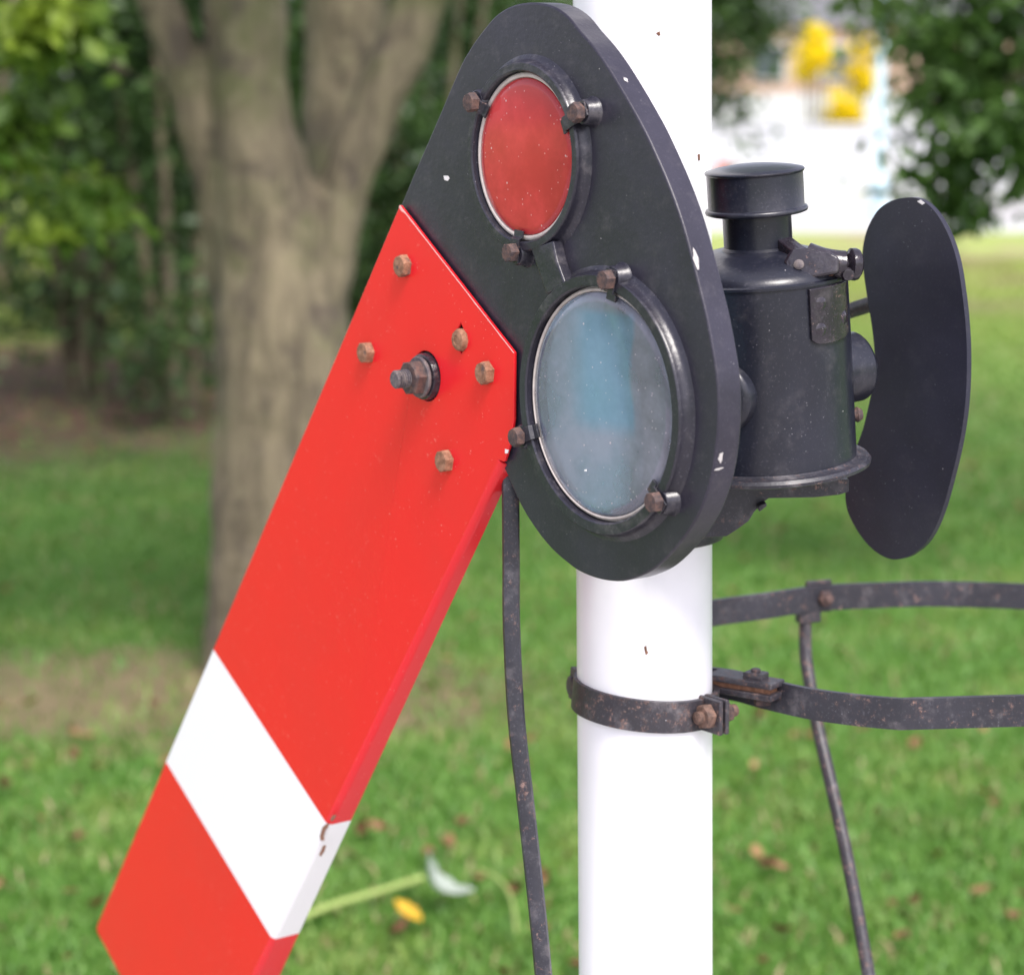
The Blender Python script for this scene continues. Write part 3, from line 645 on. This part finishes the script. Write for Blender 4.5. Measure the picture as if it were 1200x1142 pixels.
def clip(C_, r, bx, by, rot):
    p = V2(bx, by, .018); c = Vector((C_[0], C_[1], 0)); e = Vector((p.x, p.y, 0)) - c; dist = e.length; e.normalize(); ang = math.atan2(e.y, e.x)
    T = Matrix.Translation(c) @ Matrix.Rotation(ang, 4, 'Z')
    bm = bmesh.new()   # bent strap: lies on the glass edge, climbs the ring, runs out to the bolt
    pr = [(r - .004, .0085), (r + .0022, .0085), (r + .0040, .0128), (dist - .007, .0128), (dist + .010, .0128)]
    tk = .0022; w_ = .0068; rows = []
    for x, z in pr: rows.append([bm.verts.new(T @ Vector((x, s * w_, z + q))) for s, q in ((-1, 0), (1, 0), (1, tk), (-1, tk))])
    for a, b in zip(rows, rows[1:]):
        for j in range(4): bm.faces.new((a[j], a[(j + 1) % 4], b[(j + 1) % 4], b[j]))
    bm.faces.new(rows[0]); bm.faces.new(rows[-1][::-1]); o = obj('lens_clip', bm, M['iron'], sem, bevel=.0006)
    bm = bmesh.new(); Tb = Matrix.Translation((p.x, p.y, 0)); hexhead(bm, .0098, .0150, .0235, Tb, rot); lathe(bm, [(.0035, .012), (.0035, .0238), (0, .0240)], 12, Tb)
    obj('bolt', bm, M['rust_dark'], o)
    bm = bmesh.new(); lathe(bm, [(.0155, -.001), (.0125, .003), (.0118, .0110), (.0105, .0127), (0, .0127)], 28, Tb @ Matrix.Translation(e * .001)); obj('lug', bm, M['ring'], o, 50)
for a in ((553, 120, .3), (676, 132, .5), (599, 296, .1)): clip(CR, RR, *a)
for a in ((711, 328, .2), (606, 512, .45), (767, 588, .2)): clip(CB, RB, *a)

# arm blade: flat front, long edge folded back
HA = .0062
def A2(x, y): return Vector((*loc(x, y, HA), 0))
tl, bl = A2(468.5, 240.5), A2(112, 1088)
s1a, s1b, s2a, s2b = A2(248, 757), A2(378, 958), A2(193, 890), A2(318, 1098)
sdir = ((s1b - s1a).normalized() + (s2b - s2a).normalized()).normalized()
f0, f1 = A2(588, 545), A2(386, 963); fdir = (f1 - f0).normalized()
def isect(p, a, q, b):
    den = a.x * b.y - a.y * b.x; t = ((q.x - p.x) * b.y - (q.y - p.y) * b.x) / den; return p + a * t
fend = isect(bl, sdir, f0, fdir)
ns = Vector((-fdir.y, fdir.x, 0));
if ns.dot(tl - f0) > 0: ns = -ns             # outward from the blade
rf = .0075; NF = 22
inner = [f0 + (fend - f0) * (i / NF) - ns * rf for i in range(NF + 1)]
corner = [A2(597, 522), A2(602, 492), A2(602.5, 413)]
rb = .010
blr = [bl + (tl - bl).normalized() * rb * (1 - t) ** 2 + sdir * rb * t ** 2 for t in (0, .25, .5, .75, 1)]
outline = [tl] + blr + list(reversed(inner)) + [A2(591, 541)] + corner
hole = circle2(*A2(499.5, 440.5).xy, .0262, 48)
dc = A2(540, 397); dia = [(dc.x + a, dc.y + b) for a, b in ((0, .0165), (-.0125, .001), (0, -.0155), (.0125, -.001))]
bm = bmesh.new(); prism(bm, [p.xy for p in outline], HA - .0035, HA, [hole, dia])
arcs = []
for i, p in enumerate(inner):
    t = i / NF; depth = .010 + .0135 * ((p - inner[0]).length / .55) ; row = []
    for q in range(8):
        a = q / 7 * math.pi / 2; row.append(p + ns * rf * math.sin(a) + Vector((0, 0, HA - rf * (1 - math.cos(a)))))
    row.append(p + ns * rf + Vector((0, 0, HA - rf - depth)))
    row.append(p + ns * (rf - .003) + Vector((0, 0, HA - rf - depth)))
    row.append(p + ns * (rf - .003) + Vector((0, 0, HA - rf)))
    row.append(p + Vector((0, 0, HA - .0035)))
    arcs.append([bm.verts.new(v) for v in row])
for a, b in zip(arcs, arcs[1:]):
    for j in range(len(a) - 1): bm.faces.new((a[j], a[j + 1], b[j + 1], b[j]))
bm.faces.new(arcs[0]); bm.faces.new(arcs[-1][::-1])
bmesh.ops.remove_doubles(bm, verts=bm.verts, dist=.00005)
k = NT('arm_enamel')
nrm = Vector((-sdir.y, sdir.x, 0));
if nrm.dot(bl - tl) < 0: nrm = -nrm
q = k.vmath('DOT_PRODUCT', k.co, nrm); a1 = nrm.dot((s1a + s1b) / 2); a2 = nrm.dot((s2a + s2b) / 2)
st = k.math('MULTIPLY', k.ramp(q, a1 - .0004, a1 + .0004), k.ramp(q, a2 + .0004, a2 - .0004))
red = k.mix(k.ramp(k.noise(5, 4), .35, .75), (.72, .014, .020), (.67, .018, .023))
sp = k.math('MULTIPLY', k.specks(90, .10, .10), .5)
c = k.mix(sp, red, (.8, .35, .28)); c = k.mix(k.math('MULTIPLY', k.specks(260, .16, .12), .6), c, (.8, .4, .35))
c = k.mix(k.math('MULTIPLY', k.math('MULTIPLY', k.ramp(k.noise(85, 7, .8), .60, .70), k.ramp(k.noise(7, 3), .42, .6)), .5), c, (.8, .30, .24))
c = k.mix(st, c, (.82, .82, .82)); k.base(c); k.rough(.30); k.bump(k.noise(14, 3), .10, .002)
k.p.inputs['Coat Weight'].default_value = .12; k.p.inputs['Coat Roughness'].default_value = .15; k.p.inputs['Specular IOR Level'].default_value = .3
blade = obj('arm_blade', bm, k.m, sem, 32, bevel=.0009)
for x, y, pts in ((381, 977, [(-3, -8), (1, -12), (5, -13), (3, -8), (0, -4), (-2, 2), (-1, 7), (-5, 8), (-6, 2)]), (379, 996, [(0, -6), (3, -6), (1, 1), (-3, 7), (-5, 5)]), (390, 959, [(-3, 1), (0, -4), (4, -5), (2, 0), (-1, 3)])):
    bm = bmesh.new(); prism(bm, [loc(x + a, y + b, HA) for a, b in pts], HA - .0005, HA + .0004); obj('rust_scab', bm, M['rchip'], blade, 0)
for x, y, h, pts in ((523, 209, 0, [(-3, -3), (2, -3), (4, 0), (2, 3), (-2, 2)]), (594, 529, HA, [(-2, -3), (2, -2), (1, 2), (-2, 2)]), (686, 551, .0125, [(-1, -1), (1, -1), (1, 1), (-1, 1)])):
    bm = bmesh.new(); prism(bm, [loc(x + a, y + b, h) for a, b in pts], h - .0005, h + .0003); obj('paint_chip', bm, M['chip'], plate, 0)
e0, e1 = tl.copy(), A2(602.3, 413); ed = (e1 - e0).normalized(); en = Vector((-ed.y, ed.x, 0))
if en.dot(bl - tl) < 0: en = -en
bm = bmesh.new(); wa = []; wb = []
for i in range(41):
    t = i / 40; p_ = e0 + (e1 - e0) * t + en * .0002; wa.append((p_.x, p_.y)); q_ = p_ + en * (.0007 + .0011 * abs(noise.noise(Vector((t * 14, 1, 0)))) + (.002 if t < .03 else 0)); wb.append((q_.x, q_.y))
prism(bm, wa + wb[::-1], HA - .001, HA + .00025); k = NT('worn_pink_highlight'); k.base(k.mix(k.noise(120, 4), (.80, .22, .20), (.85, .55, .52))); k.rough(.5); obj('worn_highlight', bm, k.m, blade, 0)  # edge highlight and paint wear, both put into this pale pink strip
def rimchip(x, y, size, seed):       # bare chips on the plate's thick edge
    p = Vector((*loc(x, y, 0), 0)); best = min(range(len(poly)), key=lambda i: (Vector((*poly[i], 0)) - p).length)
    a, b = Vector((*poly[best - 1], 0)), Vector((*poly[(best + 1) % len(poly)], 0)); t = (b - a).normalized(); nn = Vector((t.y, -t.x, 0))
    c = Vector((*poly[best], 0)) + t * (p - Vector((*poly[best], 0))).dot(t); rg = random.Random(seed)
    bm = bmesh.new(); N = 9; vs = []
    for i in range(N):
        an = 6.283 * i / N; rr_ = size[0] * rg.uniform(.5, 1.1), size[1] * rg.uniform(.5, 1.1)
        vs.append(bm.verts.new(c + nn * .0006 + t * math.cos(an) * rr_[0] + Vector((0, 0, size[2] + math.sin(an) * rr_[1]))))
    bm.faces.new(vs); bmesh.ops.solidify(bm, geom=bm.faces, thickness=.0008); obj('paint_chip', bm, M['chip'], plate, 0)
rimchip(722, 94, (.004, .0025, -.011), 1); rimchip(812, 305, (.011, .0032, -.0035), 2); rimchip(838, 536, (.006, .0035, -.006), 3); rimchip(836, 550, (.0015, .006, -.006), 4)
def armbolt(x, y, rot, m='rust', r=.0122, h=HA, hh=.009):
    p = V2(x, y, h + .004); bm = bmesh.new(); T = Matrix.Translation((p.x, p.y, 0)); hexhead(bm, r, h - .001, h + hh, T, rot); obj('bolt', bm, M[m], sem)
armbolt(471.5, 311.5, .3); armbolt(428.5, 413, .1); armbolt(568, 437, .35); armbolt(520.5, 540, .25)
p = V2(541, 398, HA); bm = bmesh.new(); lathe(bm, [(.0118, 0), (.0118, .009), (.0100, .0120), (.0055, .0130), (.005, .0122), (0, .0122)], 10, Matrix.Translation((p.x, p.y, 0))); obj('bolt', bm, M['rust'], sem)
# spindle end: collar, washer, nut and thread
T0 = Matrix.Translation((*loc(500, 441, .006), 0))
bm = bmesh.new(); lathe(bm, [(.0245, -.01), (.0245, .0095), (.0235, .0125), (.019, .0135), (0, .0135)], 40, T0); obj('collar', bm, M['lamp_shiny'], sem)
bm = bmesh.new(); lathe(bm, [(0, .0134), (.0205, .0134), (.0215, .0145), (.0215, .0165), (.0205, .0175), (0, .0175)], 40, T0); obj('washer', bm, M['steel'], sem)
bm = bmesh.new(); hexhead(bm, .0190, .0165, .0295, T0, .12); obj('nut', bm, M['rust_dark'], sem)
prof = [(0, .029)]; z = .0288
while z < .0435: prof += [(.0078, z), (.0078, z + .0006), (.0096, z + .0015), (.0096, z + .0019)]; z += .0027
prof += [(.0080, .0460), (0, .0464)]
bm = bmesh.new(); lathe(bm, prof, 24, T0); obj('threaded_end', bm, M['steel'], sem, 25)
bm = bmesh.new(); lathe(bm, [(0, -.031), (.034, -.031), (.034, -.05), (.020, -.055), (.0155, -.06), (.0155, -.47), (0, -.47)], 32); obj('spindle', bm, M['iron'], sem)
# rear blinder on its carrier arm
HB = -.40
bo = [(1066, 231), (1054, 232.5), (1043, 236), (1034, 241.5), (1027, 248.5), (1019, 262), (1013.5, 277), (1010.5, 296), (1011.5, 315), (1014.5, 338), (1018, 360), (1021, 378), (1023.5, 398), (1025, 418), (1024.5, 438), (1022, 456), (1018, 474), (1011, 503), (1001, 530), (994, 553), (990.5, 577), (992, 594), (997, 608), (1006, 624), (1017, 638), (1030, 649), (1044, 655), (1056, 654.5), (1068, 650), (1084, 637), (1096, 618), (1106, 592), (1114, 563), (1121, 535), (1127, 505), (1131, 475), (1133, 442), (1133, 405), (1131, 372), (1127, 338), (1122, 308), (1115, 284), (1106, 264), (1095, 247), (1083, 236), (1074, 232)]
bp = [loc(x, y, HB) for x, y in bo]
if sum(a[0] * b[1] - b[0] * a[1] for a, b in zip(bp, bp[1:] + bp[:1])) < 0: bp.reverse()
bp = [tuple(v.xy) for v in spline([Vector((*q, 0)) for q in bp + bp[:1]], 3)][:-1]
bm = bmesh.new(); prism(bm, bp, HB - .0065, HB); bl_ = obj('rear_blinder', bm, M['blinder'], sem, 28, bevel=.001); bl_['label'] = 'flat black oblong blinder plate behind the lamp'
bm = bmesh.new(); a = Vector((0, 0, HB - .035)); e = V2(1078, 338, HB - .02)
tube(bm, [a, a + (e - a) * .5, e], .0085, 16, Vector((0, 0, 1))); obj('blinder_arm', bm, M['iron_rusty'], sem)
bm = bmesh.new(); lathe(bm, [(0, HB - .05), (.028, HB - .05), (.028, HB - .02), (0, HB - .02)], 24); obj('hub', bm, M['iron'], sem, bevel=.002)
p = V2(1080, 105 + 232, HB); bm = bmesh.new(); lathe(bm, [(0, HB - .03), (.016, HB - .03), (.016, HB - .0066), (0, HB - .0066)], 20, Matrix.Translation((p.x, p.y, 0))); obj('boss', bm, M['iron'], sem)
px, py = loc(1072, 234.5, HB); bm = bmesh.new(); prism(bm, [loc(x, y, HB) for x, y in [(1075, 236), (1079, 234), (1084, 238), (1081, 240)]], HB - .003, HB + .0004); obj('paint_chip', bm, M['chip'], bl_, 0)
# spindle bearing standing off the post
sp0 = MPi @ (MS @ Vector((0, 0, -.30)))
bm = bmesh.new(); tube(bm, [sp0 + Vector((0, 0, 0)), Vector((0, RP * .9, sp0.z))], .02, 14); b0 = MPi @ (MS @ Vector((0, 0, -.27))); b1 = MPi @ (MS @ Vector((0, 0, -.34))); tube(bm, [b0, b1], .028, 20, Vector((0, 0, 1))); obj('bearing', bm, M['iron'], post)

# ------------------------------------------------------------------ pull rod
P = spline([at(598, 548, 2.205), at(598.5, 600, 2.20), at(599, 660, 2.20), at(599.5, 735, 2.19), at(605, 840, 2.18), at(616, 940, 2.17), at(627, 1040, 2.16), at(637, 1142, 2.15), at(650, 1300, 2.15), at(655, 1500, 2.15)], 6)
g0 = P[-1].copy(); g0.z = .12; P.append((P[-1] + g0) / 2); P.append(g0)
rodT = thing('pull_rod', 'long slightly bent black rod hanging from the arm left of the post', 'rod', move(P[-1].x, P[-1].y, 0))
o3 = Vector((P[-1].x, P[-1].y, 0)); pts = [p - o3 for p in P]
sec = [(-.0085, -.006), (.0085, -.006), (.0088, .004), (.0070, .0078), (.0030, .0088), (-.0030, .0088), (-.0070, .0078), (-.0088, .004)]
bm = bmesh.new(); sweep(bm, pts, lambda i: [(a, -b) for a, b in sec], Vector((0, 1, 0))); obj('bar', bm, M['iron'], rodT, 30)
bm = bmesh.new(); box(bm, pts[0] + Vector((.004, .012, .012)), (.034, .016, .05)); obj('fork_end', bm, M['iron_rusty'], rodT, bevel=.003)
bm = bmesh.new(); box(bm, (0, 0, .06), (.06, .06, .13)); obj('ground_crank', bm, M['iron'], rodT, bevel=.004)

# ------------------------------------------------------------------ oil lamp
lo = at(902.5, 546, 2.18)
ML = Matrix.Translation(lo) @ Matrix.Rotation(R(-4.1), 4, 'Y') @ Matrix.Rotation(R(4.5), 4, 'X')
lamp = thing('signal_lamp', 'black cylindrical oil signal lamp with chimney cap standing beside the post', 'lamp', ML)
bm = bmesh.new(); RL = .0855
lathe(bm, [(0, .009), (RL, .009), (RL, .1), (RL - .0005, .189)], 96)
lathe(bm, [(RL - .0005, .1885), (RL + .0012, .189), (RL + .0012, .1915), (RL - .0015, .193), (RL - .0025, .196), (RL - .007, .2005), (RL - .018, .207), (.052, .2155), (.041, .218), (.036, .2185), (.0335, .221), (0, .221)], 96)
body = obj('body', bm, M['lamp'], lamp, 30)
bm = bmesh.new(); lathe(bm, [(0, -.004), (.070, -.004), (.070, 0), (.094, 0), (.099, .0018), (.0995, .0048), (.097, .0078), (.088, .0088), (.0860, .0105), (0, .0105)], 96); obj('base_flange', bm, M['iron'], lamp, 40)
bm = bmesh.new(); lathe(bm, [(.0335, .217), (.0335, .262), (0, .262)], 64); obj('chimney', bm, M['lamp'], lamp)
bm = bmesh.new(); lathe(bm, [(.030, .2475), (.047, .2472), (.0495, .2482), (.0502, .2502), (.0492, .2524), (.0472, .2532), (.0468, .2545), (.0470, .2860), (.0482, .2868), (.0486, .2884), (.0476, .2896), (.040, .2915), (.025, .2938), (.012, .2948), (0, .2950)], 80, move(0, 0, .006)); obj('cap', bm, M['lamp'], lamp, 50)
def side(cx, cz, r, az, reach, name, m='lamp'):      # bullseye housing on the lamp's side
    a = Vector((math.sin(az), -math.cos(az), 0)); T = Matrix.Translation((cx, 0, cz)) @ a.to_track_quat('Z', 'Y').to_matrix().to_4x4()
    bm = bmesh.new(); pr = [(r, RL - .03), (r, reach)] + [(r * math.cos(t), reach + r * .32 * math.sin(t)) for t in np.linspace(.15, 1.5707, 8)]
    pr[-1] = (0, pr[-1][1]); lathe(bm, pr, 48, T); obj(name, bm, M[m], lamp, 50)
side(0, .0845, .0355, R(118), .108, 'rear_bullseye'); side(0, .088, .036, R(-37), .0885, 'front_bullseye')
# riveted hinge strap, curved to the body
bm = bmesh.new(); N = 12; z0, z1 = .134, .187; a0, a1 = R(25), R(63); ro, ri = RL + .0030, RL - .001
rows = []
for i in range(N + 1):
    a = a0 + (a1 - a0) * i / N; dv = Vector((math.sin(a), -math.cos(a), 0)); zb = z0 + (.004 if i in (0, N) else .001 if i in (1, N - 1) else 0) - .002 * math.sin(i / N * 3.14)
    rows.append([bm.verts.new(dv * ro + Vector((0, 0, zb))), bm.verts.new(dv * ro + Vector((0, 0, z1))), bm.verts.new(dv * ri + Vector((0, 0, z1))), bm.verts.new(dv * ri + Vector((0, 0, zb)))])
for a, b in zip(rows, rows[1:]):
    for j in range(4): bm.faces.new((a[j], a[(j + 1) % 4], b[(j + 1) % 4], b[j]))
bm.faces.new(rows[0]); bm.faces.new(rows[-1][::-1]); strap = obj('hinge_plate', bm, M['lamp_shiny'], lamp, bevel=.001)
for aa, zz in ((32, .147), (56, .153), (33, .172)):
    a = R(aa); dv = Vector((math.sin(a), -math.cos(a), 0)); T = Matrix.Translation(dv * ro + Vector((0, 0, zz))) @ dv.to_track_quat('Z', 'Y').to_matrix().to_4x4()
    bm = bmesh.new(); lathe(bm, [(.0075, -.001), (.0058, .0004), (.003, .0013), (0, .0015)], 20, T); obj('rivet', bm, M['lamp_shiny'], strap, 80)
MLi = ML.inverted()
def lp_(x, y, dd): return MLi @ at(x, y, dd)
dH = 2.115
# hinge: strap from the chimney, hexagonal cheek, barrel and knuckle
bm = bmesh.new(); sweep(bm, spline([lp_(917, 283, 2.142), lp_(926, 290, 2.132), lp_(936, 297, 2.122), lp_(948, 303, 2.112)], 5), lambda i: [(-.0095, -.005), (.0095, -.005), (.0095, .005), (-.0095, .005)], Vector((.3, -.4, 1))); obj('hinge_arm', bm, M['lamp_shiny'], lamp, bevel=.002)
bm = bmesh.new(); pc = lp_(943, 309, dH - .012); T = Matrix.Translation(pc) @ Vector((-.25, -1, .25)).to_track_quat('Z', 'Y').to_matrix().to_4x4()
cheek = [(-.020, .002), (-.013, .0135), (.003, .0145), (.016, .010), (.026, .009), (.033, .004), (.032, -.010), (.018, -.0125), (-.003, -.0175), (-.014, -.012)]
prism(bm, cheek, -.012, .004, T=T); o = obj('hinge_cheek', bm, M['lamp_shiny'], lamp, bevel=.0042, seg=4)
bm = bmesh.new(); lathe(bm, [(.0052, .003), (.0048, .0062), (.0025, .0075), (0, .0077)], 18, T @ move(-.005, -.001)); obj('rivet', bm, M['steel'], o)
bm = bmesh.new(); tube(bm, spline([lp_(945, 300, dH + .004), lp_(962, 306, dH), lp_(978, 309, dH), lp_(990, 310, dH)], 5), .0135, 20); obj('hinge_barrel', bm, M['lamp_shiny'], lamp)
bm = bmesh.new(); a_, b_ = lp_(984, 309, dH), lp_(1008, 310, dH + .004); ax_ = (b_ - a_); L_ = ax_.length; T = Matrix.Translation(a_) @ ax_.to_track_quat('Z', 'Y').to_matrix().to_4x4()
lathe(bm, [(0, 0), (.0095, 0), (.011, .0015), (.0095, .003), (.0065, .004), (.006, .007), (.0130, .0085), (.0155, .0105), (.0158, .015), (.0148, .018), (.011, L_), (0, L_ + .001)], 28, T); obj('hinge_knob', bm, M['lamp_shiny'], lamp)
bm = bmesh.new(); T = Matrix.Translation(lp_(992, 321, dH - .006)) @ Vector((.2, -1, 0)).to_track_quat('Z', 'Y').to_matrix().to_4x4(); hexhead(bm, .0068, -.006, .006, T, .1); obj('nut', bm, M['lamp_shiny'], lamp)
bm = bmesh.new(); T = Matrix.Translation(lp_(972, 316, dH - .011)) @ Vector((.6, -.6, 0)).to_track_quat('Z', 'Y').to_matrix().to_4x4(); hexhead(bm, .0062, -.01, .004, T, .1); obj('bolt', bm, M['rust'], lamp)
bm = bmesh.new(); T = Matrix.Translation(lp_(1001, 486, 2.20)) @ Vector((1, .1, 0)).to_track_quat('Z', 'Y').to_matrix().to_4x4(); lathe(bm, [(0, -.02), (.005, -.02), (.006, .0), (.008, .003), (.005, .008), (0, .009)], 16, T); obj('side_screw', bm, M['rust_dark'], lamp)

# ------------------------------------------------------------------ clamp round the post
pc = at(756, 816, PY); MC = Matrix.Translation(pc) @ Matrix.Rotation(R(4.5), 4, 'Y') @ Matrix.Rotation(R(1.0), 4, 'X')
cl_ = thing('post_clamp', 'dark rusted clamp band bolted round the white post', 'clamp', MC); MCi = MC.inverted()
bm = bmesh.new(); r1, r2 = RP + .0006, RP + .0062
lathe(bm, [(r1, -.0165), (r2, -.0165), (r2, .0165), (r1, .0165)], 96, closed=True); obj('band', bm, M['iron_rusty'], cl_, bevel=.0008)
axb = Vector((-.80, -.60, 0)); T = MCi @ Matrix.Translation(at(836, 835, 2.245)) @ axb.to_track_quat('Z', 'Y').to_matrix().to_4x4()
T.translation = MCi @ at(836, 837, 2.245)
bm = bmesh.new(); box(bm, (0, 0, -.0045), (.034, .036, .0055), T); obj('lug', bm, M['iron_rusty'], cl_, bevel=.0015)
bm = bmesh.new(); box(bm, (0, 0, .0040), (.034, .036, .0055), T); obj('lug', bm, M['iron_rusty'], cl_, bevel=.0015)
bm = bmesh.new(); hexhead(bm, .0135, .007, .017, T, .2); lathe(bm, [(.0065, -.03), (.0065, .023), (.004, .0245), (0, .0245)], 20, T); obj('bolt', bm, M['rust_mid'], cl_)
bm = bmesh.new(); hexhead(bm, .0115, -.020, -.0075, T, .5); obj('nut', bm, M['rust_dark'], cl_)
bm = bmesh.new(); T = Matrix.Translation(MCi @ at(675, 803, 2.33)) @ Vector((-1, -.35, 0)).to_track_quat('Z', 'Y').to_matrix().to_4x4(); box(bm, (0, 0, -.004), (.03, .034, .012), T); hexhead(bm, .011, .002, .008, T, .2); obj('rear_lug', bm, M['iron_rusty'], cl_, bevel=.001)

# ------------------------------------------------------------------ ladder hoop on the right
zh = at(756, 833, 2.23).z
near = [(862, 803), (900, 813), (950, 824), (1000, 831), (1048, 835.5), (1075, 835.5), (1200, 832)]
far = [(1200, 698.5), (1100, 695.5), (1030, 697), (960, 700.5), (900, 709), (834, 718)]
Pn = [at_z(x, y, zh) for x, y in near]; Pf = [at_z(x, y, zh) for x, y in far]
xm = Pn[-1].x
loop = [Vector((post.location.x + .03, PY + RP + .02, zh)), Vector((Pn[0].x - .03, Pn[0].y + .02, zh))] + Pn + [Vector((xm + .12, Pn[-1].y + .01, zh)), Vector((xm + .24, Pn[-1].y + .1, zh)), Vector((xm + .30, (Pn[-1].y + Pf[0].y) / 2, zh)), Vector((xm + .26, Pf[0].y - .1, zh)), Vector((xm + .14, Pf[0].y - .01, zh))] + Pf + [Vector((Pf[-1].x - .08, Pf[-1].y - .05, zh)), Vector((post.location.x - .02, Pf[-1].y - .16, zh)), Vector((post.location.x, PY + RP + .005, zh))]
hoop = thing('ladder_hoop', 'black iron band hoop standing out to the right of the post', 'hoop', move(post.location.x, PY + RP, zh))
oh = Vector((post.location.x, PY + RP, zh)); pts = [p - oh for p in spline(loop, 7)]
hb = .0162
bm = bmesh.new(); sweep(bm, pts, lambda i: [(-.003, -hb), (.003, -hb), (.003, hb), (-.003, hb)]); obj('band', bm, M['iron'], hoop, 30, bevel=.0008)
# bolted joint where the hoop meets its bracket
ja, jb = at_z(838, 786, zh + .018) - oh, at_z(915, 803, zh + .014) - oh; jd = (jb - ja).normalized()
bm = bmesh.new(); mid = (ja + jb) / 2; T = Matrix.Translation(mid) @ Matrix.Rotation(math.atan2(jd.y, jd.x), 4, 'Z')
Lj = (jb - ja).length
box(bm, (0, -.006, .000), (Lj, .030, .0065), T); jt = obj('joint_plate', bm, M['iron_rusty'], hoop, bevel=.0012)
bm = bmesh.new(); box(bm, (0, -.006, -.0125), (Lj, .030, .0065), T); obj('joint_plate', bm, M['iron_rusty'], hoop, bevel=.0012)
bm = bmesh.new(); box(bm, (0, -.004, -.0063), (Lj - .012, .022, .006), T); obj('joint_packing', bm, M['rust'], hoop)
bm = bmesh.new(); Tn = T @ move(.012, -.004, 0); box(bm, (0, 0, .006), (.022, .018, .007), Tn); lathe(bm, [(0, .008), (.005, .008), (.005, .013), (0, .0135)], 14, Tn); obj('nut', bm, M['iron_rusty'], hoop, bevel=.001)
bm = bmesh.new(); hexhead(bm, .009, -.024, -.0155, T @ move(.02, -.004, 0), .3); obj('bolt', bm, M['rust_dark'], hoop)
# stay rod bolted under the far side
bf = at_z(965, 700, zh); tdir = (at_z(1000, 698, zh) - at_z(930, 704, zh)).normalized(); T = Matrix.Translation(bf - oh) @ Matrix.Rotation(math.atan2(tdir.y, tdir.x), 4, 'Z')
bm = bmesh.new(); box(bm, (-.004, .0062, .001), (.036, .006, .041), T); box(bm, (-.020, .0035, -.0235), (.030, .015, .014), T); br_ = obj('stay_bracket', bm, M['iron_rusty'], hoop, bevel=.0015)
bm = bmesh.new(); Tb = T @ Matrix.Rotation(R(90), 4, 'X'); hexhead(bm, .0105, .003, .0115, Tb, .1); lathe(bm, [(.0055, 0), (.0055, .0165), (.003, .018), (0, .018)], 14, Tb); obj('bolt', bm, M['rust_dark'], br_)
dF = bf.y
SP = [at(944, 718, dF), at(944, 765, dF - .01), at(950, 805, dF - .03), at(958, 850, dF - .05), at(973, 915, dF - .09), at(994, 1010, dF - .14), at(1018, 1142, dF - .2), at(1045, 1300, dF - .27), at(1080, 1500, dF - .35)]
g1 = at_z(1130, 1790, 0); SP.append(Vector((SP[-1].x + .12, SP[-1].y - .1, 0)))
pts = [p - oh for p in spline(SP, 6)]
bm = bmesh.new(); tube(bm, pts, .0082, 16); obj('stay_rod', bm, M['iron_rusty'], hoop)
